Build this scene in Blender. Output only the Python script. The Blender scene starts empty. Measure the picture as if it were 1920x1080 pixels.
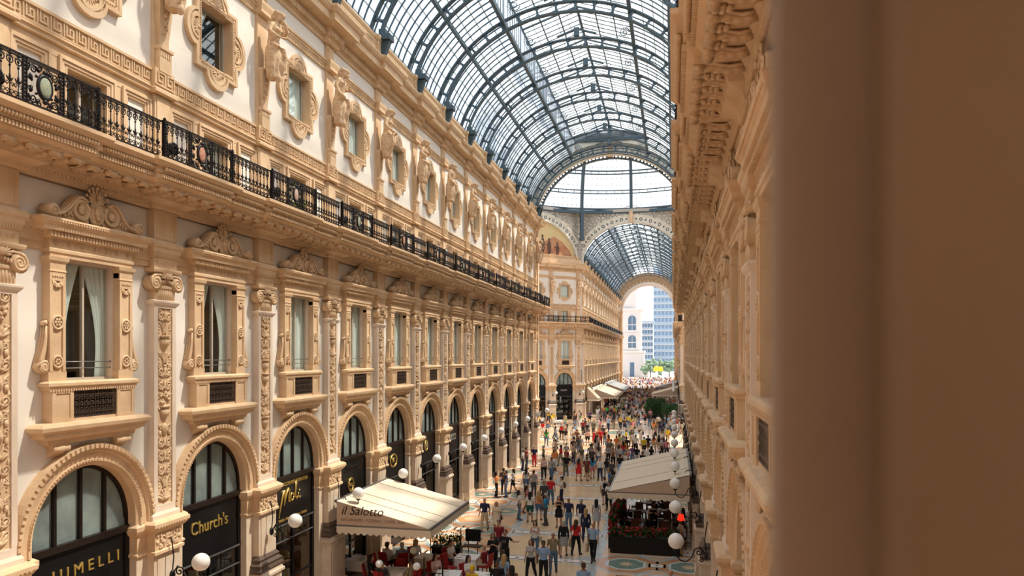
import bpy, math, random
from mathutils import Vector, Matrix
R = math.radians
PI = math.pi
rnd = random.Random(7)
C = bpy.context.scene.collection
SC = bpy.context.scene
# ------------------------------------------------------------ layout (metres)
HW = 7.0            # half width of the nave, wall plane to centre line
CAM = Vector((5.7, 0.0, 9.0))
YAW = math.atan(302 / 1370.0)
S = 4.65            # bay spacing
D0 = 16.1          # pier zero
OC = 85.45          # octagon centre
OR = 17.5           # octagon inradius
ARM1 = 67.95        # end of the near arm
ARM2 = 102.95       # start of the far arm
N2 = 15
END2 = 174.6
# ------------------------------------------------------------ camera
cd = bpy.data.cameras.new('camera'); cam = bpy.data.objects.new('camera', cd); C.objects.link(cam)
cam.location = CAM; cam.rotation_euler = (PI / 2, 0, YAW)
cd.sensor_width = 36; cd.lens = 36 * 1370 / 1920; cd.shift_y = 126 / 1920
cd.clip_start = 0.05; cd.clip_end = 2000
cd.dof.use_dof = True; cd.dof.focus_distance = 34; cd.dof.aperture_fstop = 2.2
SC.camera = cam
# ------------------------------------------------------------ world, sun, exposure
w = bpy.data.worlds.new('world'); SC.world = w; w.use_nodes = True
nt = w.node_tree; bg = nt.nodes['Background']
tc = nt.nodes.new('ShaderNodeTexCoord'); sp = nt.nodes.new('ShaderNodeSeparateXYZ'); rp = nt.nodes.new('ShaderNodeValToRGB')
nt.links.new(tc.outputs['Generated'], sp.inputs[0]); nt.links.new(sp.outputs['Z'], rp.inputs[0])
rp.color_ramp.elements[0].color = (0.95, 0.97, 1, 1); rp.color_ramp.elements[1].color = (0.72, 0.86, 1, 1)
nt.links.new(rp.outputs[0], bg.inputs[0]); bg.inputs[1].default_value = 2.1
sl = bpy.data.lights.new('sun', 'SUN'); sun = bpy.data.objects.new('sun', sl); C.objects.link(sun)
sl.energy = 16.0; sl.color = (1.0, 0.86, 0.69); sl.angle = R(2.5)
sun.rotation_euler = Vector((-1, -0.55, -2.0)).to_track_quat('-Z', 'Y').to_euler()
SC.view_settings.view_transform = 'Standard'; SC.view_settings.look = 'None'
SC.view_settings.exposure = -0.42; SC.view_settings.gamma = 1; SC.view_settings.use_curve_mapping = False
SC.cycles.max_bounces = 6; SC.cycles.diffuse_bounces = 3; SC.cycles.glossy_bounces = 2
SC.cycles.transmission_bounces = 3; SC.cycles.transparent_max_bounces = 12
SC.cycles.caustics_reflective = False; SC.cycles.caustics_refractive = False
SC.cycles.sample_clamp_indirect = 6

# ------------------------------------------------------------ materials
def mat(name, col, rough=0.7, metal=0, noise=0.0, nscale=3.0, bump=0.0, bscale=30, col2=None, spec=0.3):
    m = bpy.data.materials.new(name); m.use_nodes = True
    n = m.node_tree; b = n.nodes['Principled BSDF']
    b.inputs['Roughness'].default_value = rough; b.inputs['Metallic'].default_value = metal
    b.inputs['Specular IOR Level'].default_value = spec
    b.inputs['Base Color'].default_value = (*col, 1)
    m.diffuse_color = (*col, 1)
    if noise > 0:
        t = n.nodes.new('ShaderNodeTexCoord'); x = n.nodes.new('ShaderNodeTexNoise'); x.inputs['Scale'].default_value = nscale
        x.inputs['Detail'].default_value = 4
        r = n.nodes.new('ShaderNodeValToRGB'); r.color_ramp.elements[0].position = .3; r.color_ramp.elements[1].position = .7
        c2 = col2 or tuple(c * (1 - noise) for c in col)
        r.color_ramp.elements[0].color = (*c2, 1); r.color_ramp.elements[1].color = (*col, 1)
        n.links.new(t.outputs['Object'], x.inputs['Vector']); n.links.new(x.outputs['Fac'], r.inputs[0])
        n.links.new(r.outputs[0], b.inputs['Base Color'])
    if bump > 0:
        x = n.nodes.new('ShaderNodeTexNoise'); x.inputs['Scale'].default_value = bscale; x.inputs['Detail'].default_value = 3
        t = n.nodes.new('ShaderNodeTexCoord'); n.links.new(t.outputs['Object'], x.inputs['Vector'])
        bp = n.nodes.new('ShaderNodeBump'); bp.inputs['Strength'].default_value = bump; bp.inputs['Distance'].default_value = .02
        n.links.new(x.outputs['Fac'], bp.inputs['Height']); n.links.new(bp.outputs[0], b.inputs['Normal'])
    return m

TAN = mat('sandstone', (.76, .555, .365), .8, noise=.22, nscale=2.2, bump=.25, bscale=25, col2=(.64, .435, .26))
TAN2 = mat('carved_sandstone', (.78, .58, .39), .8, noise=.25, nscale=9, bump=.4, bscale=60, col2=(.54, .35, .205))
WHITE = mat('pale_plaster', (.86, .80, .73), .85, noise=.06, nscale=1.2, bump=.1, bscale=12)
MARB = mat('pale_marble', (.74, .62, .49), .45, noise=.2, nscale=1.6, bump=.05, col2=(.62, .48, .36))
PANEL = mat('pink_marble', (.80, .66, .54), .6, noise=.1, nscale=2)
DSTONE = mat('dark_granite', (.13, .085, .065), .4, noise=.3, nscale=14)
IRON = mat('wrought_iron', (.030, .026, .028), .42, .6, noise=.3, nscale=30)
GRL = mat('bronze_lattice', (.10, .07, .052), .45, .5)
RIRON = mat('roof_iron', (.075, .115, .145), .5, .2, noise=.2, nscale=4)
BLACK = mat('black_board', (.007, .007, .008), .3, spec=.25)
DFRAME = mat('bronze_frame', (.035, .024, .020), .35, .5)
WFRAME = mat('painted_window_frame', (.52, .45, .38), .5)
GOLD = mat('gold_lettering', (.85, .58, .17), .3, .7)
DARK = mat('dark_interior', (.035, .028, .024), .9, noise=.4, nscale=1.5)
WARMIN = mat('shop_interior', (.20, .09, .04), .7, noise=.5, nscale=3)
CURT = mat('white_curtain', (.93, .95, .94), .9)
GLOBE = mat('opal_glass', (.93, .92, .90), .15, spec=.5)
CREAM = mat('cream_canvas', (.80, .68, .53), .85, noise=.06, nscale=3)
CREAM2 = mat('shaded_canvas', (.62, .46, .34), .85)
GREYM = mat('grey_metal', (.22, .22, .22), .4, .6)
GREEN = mat('leaf_green', (.035, .10, .022), .6, noise=.5, nscale=8)
REDF = mat('red_flower', (.55, .03, .03), .6, noise=.4, nscale=20)
WOOD = mat('dark_wood', (.16, .06, .025), .5, noise=.4, nscale=6)
REDC = mat('red_upholstery', (.36, .02, .02), .6)
CLOTH = mat('white_tablecloth', (.85, .80, .76), .8)
WLAT = mat('white_lattice', (.80, .78, .72), .6)
MOS = None

def glassmat(name, tint, trans, rough=.05, dif=(.9, .95, 1)):
    m = bpy.data.materials.new(name); m.use_nodes = True; n = m.node_tree
    for x in list(n.nodes): n.nodes.remove(x)
    o = n.nodes.new('ShaderNodeOutputMaterial'); t = n.nodes.new('ShaderNodeBsdfTransparent'); t.inputs[0].default_value = (*tint, 1)
    d = n.nodes.new('ShaderNodeBsdfTranslucent'); d.inputs[0].default_value = (*dif, 1)
    mx = n.nodes.new('ShaderNodeMixShader'); mx.inputs[0].default_value = trans
    n.links.new(d.outputs[0], mx.inputs[1]); n.links.new(t.outputs[0], mx.inputs[2])
    g = n.nodes.new('ShaderNodeBsdfGlossy'); g.inputs[1].default_value = rough
    m2 = n.nodes.new('ShaderNodeMixShader'); m2.inputs[0].default_value = .06
    n.links.new(mx.outputs[0], m2.inputs[1]); n.links.new(g.outputs[0], m2.inputs[2]); n.links.new(m2.outputs[0], o.inputs[0])
    return m
RGLASS = glassmat('roof_glass', (.90, .96, 1), .62, .2)
DGLASS = glassmat('dome_glass', (.97, .98, 1), .7, .2)
def windowglass(name, tint, gl):
    m = glassmat(name, tint, 1.0, .02)
    for x in m.node_tree.nodes:
        if x.type == 'MIX_SHADER' and abs(x.inputs[0].default_value - .06) < .001: x.inputs[0].default_value = gl
    return m
WGLASS = windowglass('window_glass', (.93, .97, .96), .10)
FROST = mat('frosted_shop_glass', (.32, .40, .38), .3, noise=.35, nscale=1.5, col2=(.16, .20, .20))

def simple(col, rough=.75): return mat('cloth_%02x%02x%02x' % tuple(int(255 * c) for c in col), col, rough)
_cm = {}
def cmat(col):
    if col not in _cm: _cm[col] = simple(col)
    return _cm[col]

# ------------------------------------------------------------ mesh builder
class B:
    def __init__(s): s.v = []; s.f = []; s.m = []; s.ci = 0; s.mats = []; s.sm = []
    def use(s, m):
        if m not in s.mats: s.mats.append(m)
        s.ci = s.mats.index(m); return s
    def add(s, vs, fs, smooth=False):
        o = len(s.v); s.v += [tuple(v) for v in vs]; s.f += [tuple(i + o for i in f) for f in fs]
        s.m += [s.ci] * len(fs); s.sm += [smooth] * len(fs); return s
    def box(s, x0, x1, y0, y1, z0, z1):
        q = ((len(s.v) * .0461) % 1) * .0024; x0, x1 = min(x0, x1) - q, max(x0, x1) + q; y0 -= q; y1 += q; z0 -= q; z1 += q
        v = [(x0, y0, z0), (x1, y0, z0), (x1, y1, z0), (x0, y1, z0), (x0, y0, z1), (x1, y0, z1), (x1, y1, z1), (x0, y1, z1)]
        return s.add(v, [(0, 3, 2, 1), (4, 5, 6, 7), (0, 1, 5, 4), (1, 2, 6, 5), (2, 3, 7, 6), (3, 0, 4, 7)])
    def obox(s, c, h, M):
        v = [M @ Vector((a * h[0], b * h[1], d * h[2])) + Vector(c) for d in (-1, 1) for a, b in ((-1, -1), (1, -1), (1, 1), (-1, 1))]
        return s.add(v, [(0, 3, 2, 1), (4, 5, 6, 7), (0, 1, 5, 4), (1, 2, 6, 5), (2, 3, 7, 6), (3, 0, 4, 7)])
    def bar(s, a, b, w, h=None, up=(0, 0, 1)):
        a = Vector(a); b = Vector(b); d = (b - a).normalized(); up = Vector(up)
        if abs(d.dot(up)) > .99: up = Vector((0, 1, 0))
        x = d.cross(up).normalized(); y = x.cross(d); h = h or w
        v = [p + x * (i * w / 2) + y * (j * h / 2) for p in (a, b) for i, j in ((-1, -1), (1, -1), (1, 1), (-1, 1))]
        return s.add(v, [(0, 3, 2, 1), (4, 5, 6, 7), (0, 1, 5, 4), (1, 2, 6, 5), (2, 3, 7, 6), (3, 0, 4, 7)])
    def prism(s, poly, y0, y1):     # poly in x,z, counter-clockwise seen from +y outside
        n = len(poly)
        v = [(x, y0, z) for x, z in poly] + [(x, y1, z) for x, z in poly]
        f = [tuple(range(n)), tuple(range(2 * n - 1, n - 1, -1))] + [(i, i + n, (i + 1) % n + n, (i + 1) % n) for i in range(n)]
        return s.add(v, f)
    def prismx(s, poly, x0, x1):    # poly in y,z
        n = len(poly)
        v = [(x0, y, z) for y, z in poly] + [(x1, y, z) for y, z in poly]
        f = [tuple(range(n)), tuple(range(2 * n - 1, n - 1, -1))] + [(i, i + n, (i + 1) % n + n, (i + 1) % n) for i in range(n)]
        return s.add(v, f)
    def mould(s, x0, x1, prof, ret=True, yb=0.0):   # prof [(y,z)...], returns mitred; yb = back plane
        q = ((len(s.v) * .0371) % 1) * .0022; prof = [(y + q, z) for y, z in prof]; n = len(prof); y00 = min(p[0] for p in prof); vs = []
        for y, z in prof:
            d = (y - y00) if ret else 0
            vs += [(x0 - d, yb, z), (x0 - d, y, z), (x1 + d, y, z), (x1 + d, yb, z)]
        fs = []
        for i in range(n - 1):
            a = 4 * i; b = a + 4
            fs += [(a, a + 1, b + 1, b), (a + 1, a + 2, b + 2, b + 1), (a + 2, a + 3, b + 3, b + 2)]
        fs += [(0, 3, 2, 1), (4 * n - 4, 4 * n - 3, 4 * n - 2, 4 * n - 1)]
        return s.add(vs, fs)
    def arcm(s, cx, cz, prof, a0=0, a1=PI, n=24, close=True, smooth=True):  # prof [(r,y)]
        m = len(prof); vs = []
        for i in range(n + 1):
            a = a0 + (a1 - a0) * i / n
            vs += [(cx + r * math.cos(a), y, cz + r * math.sin(a)) for r, y in prof]
        fs = [(i * m + j, i * m + j + 1, (i + 1) * m + j + 1, (i + 1) * m + j) for i in range(n) for j in range(m - 1)]
        return s.add(vs, fs)
    def tube(s, pts, r, n=5, cap=True, flat=1.0):
        pts = [Vector(p) for p in pts]; k = len(pts); rr = r if isinstance(r, (list, tuple)) else [r] * k; vs = []
        up = Vector((0, 1, 0))
        for i, p in enumerate(pts):
            d = (pts[min(i + 1, k - 1)] - pts[max(i - 1, 0)])
            d = d.normalized() if d.length > 1e-9 else Vector((0, 0, 1))
            u = up if abs(d.dot(up)) < .95 else Vector((1, 0, 0))
            x = d.cross(u).normalized(); y = x.cross(d)
            for j in range(n):
                a = 2 * PI * j / n; vs.append(p + x * (math.cos(a) * rr[i]) + y * (math.sin(a) * rr[i] * flat))
        fs = [(i * n + j, i * n + (j + 1) % n, (i + 1) * n + (j + 1) % n, (i + 1) * n + j) for i in range(k - 1) for j in range(n)]
        if cap: fs += [tuple(range(n - 1, -1, -1)), tuple(range((k - 1) * n, k * n))]
        return s.add(vs, fs, True)
    def ell(s, c, r, nu=8, nv=5, M=None):
        r = (r, r, r) if not isinstance(r, (tuple, list)) else r; vs = []; c = Vector(c)
        for i in range(1, nv):
            t = PI * i / nv
            for j in range(nu):
                a = 2 * PI * j / nu; p = Vector((r[0] * math.sin(t) * math.cos(a), r[1] * math.sin(t) * math.sin(a), r[2] * math.cos(t)))
                vs.append(c + (M @ p if M else p))
        t = Vector((0, 0, r[2])); vs += [c + (M @ t if M else t), c - (M @ t if M else t)]; T = len(vs) - 2
        fs = [(i * nu + j, (i + 1) * nu + j, (i + 1) * nu + (j + 1) % nu, i * nu + (j + 1) % nu) for i in range(nv - 2) for j in range(nu)]
        fs += [(T, j, (j + 1) % nu) for j in range(nu)] + [(T + 1, (nv - 2) * nu + (j + 1) % nu, (nv - 2) * nu + j) for j in range(nu)]
        return s.add(vs, fs, True)
    def lathe(s, c, prof, n=12, axis='z', smooth=True):  # prof [(r,h)]
        m = len(prof); vs = []
        for i in range(n):
            a = 2 * PI * i / n; co, si = math.cos(a), math.sin(a)
            for r, h in prof:
                vs.append((c[0] + r * co, c[1] + r * si, c[2] + h) if axis == 'z' else ((c[0] + r * co, c[1] + h, c[2] + r * si) if axis == 'y' else (c[0] + h, c[1] + r * co, c[2] + r * si)))
        fs = [(i * m + j, ((i + 1) % n) * m + j, ((i + 1) % n) * m + j + 1, i * m + j + 1) for i in range(n) for j in range(m - 1)]
        if prof[0][0] > 1e-6: fs.append(tuple(i * m for i in range(n - 1, -1, -1)))
        if prof[-1][0] > 1e-6: fs.append(tuple(i * m + m - 1 for i in range(n)))
        return s.add(vs, fs, smooth)
    def torus(s, c, R_, r, n=12, k=5, sx=1, sz=1):  # ring in the xz plane
        vs = []
        for i in range(n):
            a = 2 * PI * i / n
            for j in range(k):
                b = 2 * PI * j / k; q = R_ + r * math.cos(b)
                vs.append((c[0] + q * math.cos(a) * sx, c[1] + r * math.sin(b), c[2] + q * math.sin(a) * sz))
        fs = [(i * k + j, ((i + 1) % n) * k + j, ((i + 1) % n) * k + (j + 1) % k, i * k + (j + 1) % k) for i in range(n) for j in range(k)]
        return s.add(vs, fs, True)
    def spiral(s, c, r0, r1, turns, t, a0=0, dirn=1, n=None, flat=1.0):
        n = n or int(turns * 9) + 3; pts = []; rr = []
        for i in range(n):
            q = i / (n - 1); a = a0 + dirn * turns * 2 * PI * q; r = r0 + (r1 - r0) * q
            pts.append((c[0] + r * math.cos(a), c[1], c[2] + r * math.sin(a))); rr.append(t * (1 - .45 * q))
        return s.tube(pts, rr, 4)
    def join(s, o, M=None):
        k = len(s.v); s.v += [tuple(M @ Vector(v)) if M else v for v in o.v]; s.f += [tuple(i + k for i in f) for f in o.f]
        idx = []
        for mm in (o.mats or [TAN]):
            if mm not in s.mats: s.mats.append(mm)
            idx.append(s.mats.index(mm))
        s.m += [idx[i] for i in o.m]; s.sm += o.sm; return s
    def squash(s, k):
        s.v = [(x, y * k if y > 0 else y, z) for x, y, z in s.v]; return s
    def mesh(s, name, m=None, fix=True):
        me = bpy.data.meshes.new(name); me.from_pydata(s.v, [], s.f)
        ms = s.mats or [m or TAN]
        for x in ms: me.materials.append(x)
        me.polygons.foreach_set('material_index', s.m if s.mats else [0] * len(s.f)); me.polygons.foreach_set('use_smooth', s.sm)
        if fix:
            import bmesh
            bm = bmesh.new(); bm.from_mesh(me); bmesh.ops.recalc_face_normals(bm, faces=bm.faces); bm.to_mesh(me); bm.free()
        me.update(); return me

def add(name, me, parent=None, loc=(0, 0, 0), rz=0, scale=None):
    o = bpy.data.objects.new(name, me); C.objects.link(o); o.location = loc; o.rotation_euler = (0, 0, rz)
    if scale: o.scale = scale
    if parent: o.parent = parent
    return o
def tag(o, label=None, cat=None, group=None, kind=None):
    if label: o['label'] = label
    if cat: o['category'] = cat
    if group: o['group'] = group
    if kind: o['kind'] = kind
    return o
def empty(name, loc=(0, 0, 0), rz=0, **k):
    o = bpy.data.objects.new(name, None); C.objects.link(o); o.location = loc; o.rotation_euler = (0, 0, rz); o.empty_display_size = .1
    return tag(o, **k)
ORD = 'zeroth first second third fourth fifth sixth seventh eighth ninth tenth eleventh twelfth thirteenth fourteenth fifteenth sixteenth seventeenth eighteenth nineteenth twentieth'.split()
def px(x, y, z=0.0):      # point of the horizontal plane z seen at a pixel of the photograph
    f = 1370 * (CAM.z - z) / (y - 666.0); r = (x - 960) / 1370 * f
    return Vector((CAM.x + r * math.cos(YAW) - f * math.sin(YAW), r * math.sin(YAW) + f * math.cos(YAW), z))

def text_obj(body, size, m_, parent, loc, rot, shear=0, ext=.01, sx=1, align=True):
    cu = bpy.data.curves.new('t', 'FONT'); cu.body = body; cu.size = size; cu.extrude = ext; cu.shear = shear; cu.resolution_u = 3
    if align: cu.align_x = 'CENTER'; cu.align_y = 'CENTER'
    t = bpy.data.objects.new('t', cu); C.objects.link(t); dg = bpy.context.evaluated_depsgraph_get(); dg.update()
    me = bpy.data.meshes.new_from_object(t.evaluated_get(dg)); bpy.data.objects.remove(t); bpy.data.curves.remove(cu); me.materials.clear(); me.materials.append(m_); me.name = 'lettering'
    o = bpy.data.objects.new('lettering', me); C.objects.link(o); o.parent = parent; o.location = loc; o.rotation_euler = rot; o.scale = (sx, 1, 1); return o
# ------------------------------------------------------------ facade pieces (x along the wall, y out of the wall, z up)
H2 = S / 2
AR = 1.48; AZ = 5.1       # shop arch radius and springing
def wall_panel():
    b = B().use(WHITE)
    def seg(z0, z1, hw):
        b.box(-H2, -hw, -.35, 0, z0, z1); b.box(hw, H2, -.35, 0, z0, z1)
    # spandrel over the arch
    n = 20; zt = 6.9
    vs = []; fs = []
    for y in (0, -.35):
        for i in range(n + 1):
            a = PI * i / n; vs.append((AR * math.cos(a), y, AZ + AR * math.sin(a)))
            q = max(-H2, min(H2, AR * 1.9 * math.cos(a))) if 0 < i < n else (H2 if i == 0 else -H2)
            vs.append((q, y, zt if 0 < i < n else AZ))
    k = 2 * (n + 1)
    for i in range(n):
        fs.append((2 * i, 2 * i + 1, 2 * i + 3, 2 * i + 2)); fs.append((k + 2 * i, k + 2 * i + 2, k + 2 * i + 3, k + 2 * i + 1)); fs.append((2 * i, 2 * i + 2, k + 2 * i + 2, k + 2 * i))
    b.add(vs, fs)
    for sx in (-1, 1):
        b.add([(sx * H2, 0, AZ), (sx * H2, 0, zt), (sx * min(H2, AR * 1.9 * math.cos(PI / n)), 0, zt)], [(0, 1, 2)])
        b.box(min(sx * AR, sx * H2), max(sx * AR, sx * H2), -.35, 0, 4.85, AZ)
    b.box(-H2, H2, -.35, 0, zt, 8.44); seg(8.44, 11.05, .77); b.box(-H2, H2, -.35, 0, 11.05, 13.2)
    seg(13.2, 15.2, .57); b.box(-H2, H2, -.35, 0, 15.2, 17.1); seg(17.1, 18.75, .72); b.box(-H2, H2, -.35, 0, 18.75, 21.3)
    return b
def ground_pier():   # centred on the pier
    b = B().use(MARB); w = H2 - AR
    b.box(-w, w, -.6, .08, 0, 4.1); b.box(-w - .06, w + .06, -.6, .14, 0, .5)
    b.box(-.47, .47, 0, .32, 2.3, 4.1); b.box(-.36, .36, .3, .345, 2.75, 3.95)
    b.box(-.60, .60, 0, .52, 0, 2.08); b.box(-.66, .66, 0, .58, 0, .55)
    b.mould(-.60, .60, [(.52, 2.08), (.60, 2.12), (.60, 2.2), (.55, 2.24), (.53, 2.3)])
    b.box(-.48, .48, .5, .54, .75, 1.9)
    b.use(DSTONE); b.mould(-.47, .47, [(.53, 2.3), (.56, 2.38), (.50, 2.46), (.52, 2.54), (.42, 2.62), (.44, 2.70), (.34, 2.8)])
    b.use(MARB)
    for i in range(7): b.box(-.5 + i * .15, -.42 + i * .15, .52, .545, 1.93, 2.05)
    return b
def impost(side_only=False):
    b = B().use(TAN); w = H2 - AR
    b.box(-w, w, -.6, .10, 4.1, 4.9); b.mould(-w, w, [(.10, 4.6), (.16, 4.66), (.2, 4.74), (.2, 4.84), (.12, 4.9)], yb=-.6)
    b.mould(-w, w, [(.10, 4.1), (.14, 4.12), (.14, 4.17), (.10, 4.2)], yb=-.6)
    b.box(-.5, .5, 0, .38, 4.1, 4.9); b.mould(-.5, .5, [(.38, 4.62), (.46, 4.68), (.54, 4.78), (.54, 4.86), (.46, 4.92)])
    b.mould(-.5, .5, [(.38, 4.06), (.43, 4.09), (.43, 4.16), (.38, 4.18)])
    for i in range(11): b.ell((-.5 + i * .1, .50, 4.76), (.035, .05, .05), 6, 4)
    r = random.Random(3); b.use(TAN2)
    for i in range(34):
        x = r.uniform(0, .42); z = r.uniform(4.23, 4.56); q = r.uniform(.03, .06)
        for sx in (-1, 1): b.ell((sx * x, .385, z), (q, .035, q * r.uniform(.5, 1.3)), 6, 4)
    for sx in (-1, 1): b.spiral((sx * .2, .40, 4.4), .13, .02, 1.4, .022, 0, sx)
    return b
def arch_surround():
    b = B().use(TAN)
    z = AZ
    prof = [(AR - .02, -.3), (AR - .02, .06), (AR + .05, .09), (AR + .07, .13), (AR + .12, .13), (AR + .13, .10), (AR + .28, .12), (AR + .30, .17), (AR + .34, .17), (AR + .36, .20), (AR + .46, .21), (AR + .47, 0)]
    b.arcm(0, z, prof, n=32)
    for sx in (-1, 1):   # stilts
        xs = [(r * sx, y) for r, y in prof]; n = len(xs)
        vs = [(x, y, 4.9) for x, y in xs] + [(x, y, z) for x, y in xs]
        b.add(vs, [(i, i + 1, i + n + 1, i + n) for i in range(n - 1)])
    m = 44
    for i in range(m):
        a = PI * (i + .5) / m; M = Matrix.Rotation(-(a - PI / 2), 3, 'Y')
        b.obox(((AR + .41) * math.cos(a), .215, z + (AR + .41) * math.sin(a)), (.040, .022, .045), M)
    for i in range(60):
        a = PI * (i + .5) / 60; M = Matrix.Rotation(-(a - PI / 2), 3, 'Y')
        b.obox(((AR + .095) * math.cos(a), .138, z + (AR + .095) * math.sin(a)), (.022, .014, .018), M)
    return b
def leaf(b, c, L, W, ang, th=.03, dep=.03):   # pointed leaf in the xz plane
    M = Matrix.Rotation(ang, 3, 'Y')
    b.ell(Vector(c) + M @ Vector((0, 0, L / 2)), (W / 2, dep, L / 2), 6, 4, M)
def window_surround():
    b = B().use(TAN)
    for sx in (-1, 1):
        x0, x1 = (.77, 1.17) if sx > 0 else (-1.17, -.77); cx = (x0 + x1) / 2
        b.box(x0, x1, 0, .30, 8.62, 11.0); b.box(x0 - .03, x1 + .03, 0, .34, 8.46, 8.66)
        # sunk panel edge strips
        b.box(x0, x0 + .07, .30, .35, 8.66, 10.55); b.box(x1 - .07, x1, .30, .35, 8.66, 10.55)
        b.box(x0, x1, .30, .35, 10.55, 10.715)
        b.mould(x0, x1, [(.352, 10.72), (.37, 10.74), (.35, 10.78), (.35, 10.9), (.40, 10.96), (.42, 11.04)])
        b.torus((cx, .345, 9.68), .135, .03, 14, 5); b.torus((cx, .345, 8.86), .12, .028, 12, 5); b.arcm(cx, 10.56, [(.06, .34), (.15, .37), (.16, .33)], PI, 2 * PI, 8)
        b.use(TAN2)
        for k in range(6):
            a = k * PI / 3; b.ell((cx + .065 * math.cos(a), .36, 9.68 + .065 * math.sin(a)), (.038, .03, .038), 6, 4)
            b.ell((cx + .05 * math.cos(a), .36, 8.86 + .05 * math.sin(a)), (.03, .025, .03), 5, 4)
        b.ell((cx, .375, 9.68), .03, 6, 4)
        for k in range(5): b.ell((cx - .12 + k * .06, .36, 10.64), (.024, .02, .03), 5, 4)
        for k in range(3): b.ell((cx - .07 + k * .07, .36, 10.48 - (k == 1) * .04), (.03, .025, .05), 5, 4)
        b.use(TAN)
        # side scroll console
        pts = [(sx * 1.19, .15, 9.60), (sx * 1.21, .15, 9.35), (sx * 1.26, .15, 9.1), (sx * 1.32, .15, 8.9), (sx * 1.36, .15, 8.78)]
        for yy in (.05, .15, .25): b.tube([(p[0], yy, p[2]) for p in pts], [.035, .045, .06, .07, .05], 5)
        b.lathe((sx * 1.27, .0, 8.76), [(.0, 0), (.14, .01), (.15, .29), (.10, .31), (0, .31)], 12, 'y')
        b.spiral((sx * 1.27, .31, 8.76), .13, .02, 1.6, .024, 0, sx)
        b.lathe((sx * 1.20, .05, 9.66), [(0, 0), (.06, .01), (.06, .22), (0, .24)], 8, 'y')
        # pedestal of the box
        X0, X1 = (.62, 1.17) if sx > 0 else (-1.17, -.62)
        b.box(X0, X1, 0, .42, 7.55, 8.46); b.box(X0 + .02, X1 - .02, 0, .40, 8.30, 8.46)
        for (a0, a1, c0, c1) in ((X0, X1, 7.6, 7.68), (X0, X1, 8.2, 8.27)): b.box(a0, a1, .42, .45, c0, c1)
        b.box(X0, X0 + .09, .42, .45, 7.68, 8.2); b.box(X1 - .09, X1, .42, .45, 7.68, 8.2)
    # sill
    b.mould(-1.2, 1.2, [(.42, 8.27), (.46, 8.29), (.46, 8.33), (.52, 8.36), (.52, 8.42), (.44, 8.46)])
    for i in range(38): b.box(-1.2 + i * .065, -1.165 + i * .065, .44, .485, 8.25, 8.29)
    b.box(-.7, .7, -.3, .44, 8.40, 8.45)
    # bottom cornice and brackets
    b.mould(-1.17, 1.17, [(.30, 7.14), (.36, 7.16), (.38, 7.24), (.56, 7.30), (.58, 7.38), (.68, 7.44), (.70, 7.52), (.62, 7.58), (.44, 7.60)])
    b.box(-.64, .64, 0, .40, 7.5, 7.66); b.box(-.64, .64, .0, .12, 7.6, 8.3)
    for sx in (-1, 1):
        b.box(sx * .88 - .22, sx * .88 + .22, 0, .34, 7.06, 7.16)
        b.lathe((sx * .88 - .21, .36, 7.04), [(0, 0), (.07, .01), (.055, .1), (.075, .16), (.075, .26), (.055, .32), (.07, .41), (0, .42)], 8, 'x')
        b.prismx([(0, 6.86), (.10, 6.88), (.30, 7.0), (.34, 7.08), (0, 7.08)], sx * .88 - .17, sx * .88 + .17)
    # reveal frame
    b.use(PANEL); b.box(-.78, -.72, -.22, .06, 8.44, 11.10); b.box(.72, .78, -.22, .06, 8.44, 11.10); b.box(-.74, .74, -.22, .10, 11.0, 11.12)
    b.box(-.68, .68, -.1, .08, 11.1, 11.2)
    # entablature
    b.use(TAN); b.box(-1.16, 1.16, 0, .34, 11.04, 11.46)
    b.mould(-1.16, 1.16, [(.34, 11.12), (.38, 11.14), (.38, 11.2), (.34, 11.22)])
    b.mould(-1.16, 1.16, [(.34, 11.42), (.40, 11.45), (.42, 11.55), (.62, 11.57), (.64, 11.66), (.68, 11.68), (.76, 11.78), (.74, 11.82), (.30, 11.84)])
    for i in range(30): b.box(-1.26 + i * .085, -1.21 + i * .085, .38, .54, 11.45, 11.545)
    for i in range(42): b.ell((-1.44 + i * .070, .725, 11.74), (.026, .04, .04), 5, 4)
    b.use(TAN2)
    for i in range(13):
        if i % 2 == 0: b.torus((-1.02 + i * .17, .345, 11.33), .05, .016, 8, 4); b.ell((-1.02 + i * .17, .35, 11.33), .025, 5, 4)
        else: b.ell((-1.02 + i * .17, .35, 11.33), (.03, .02, .05), 5, 4)
    return b
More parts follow.
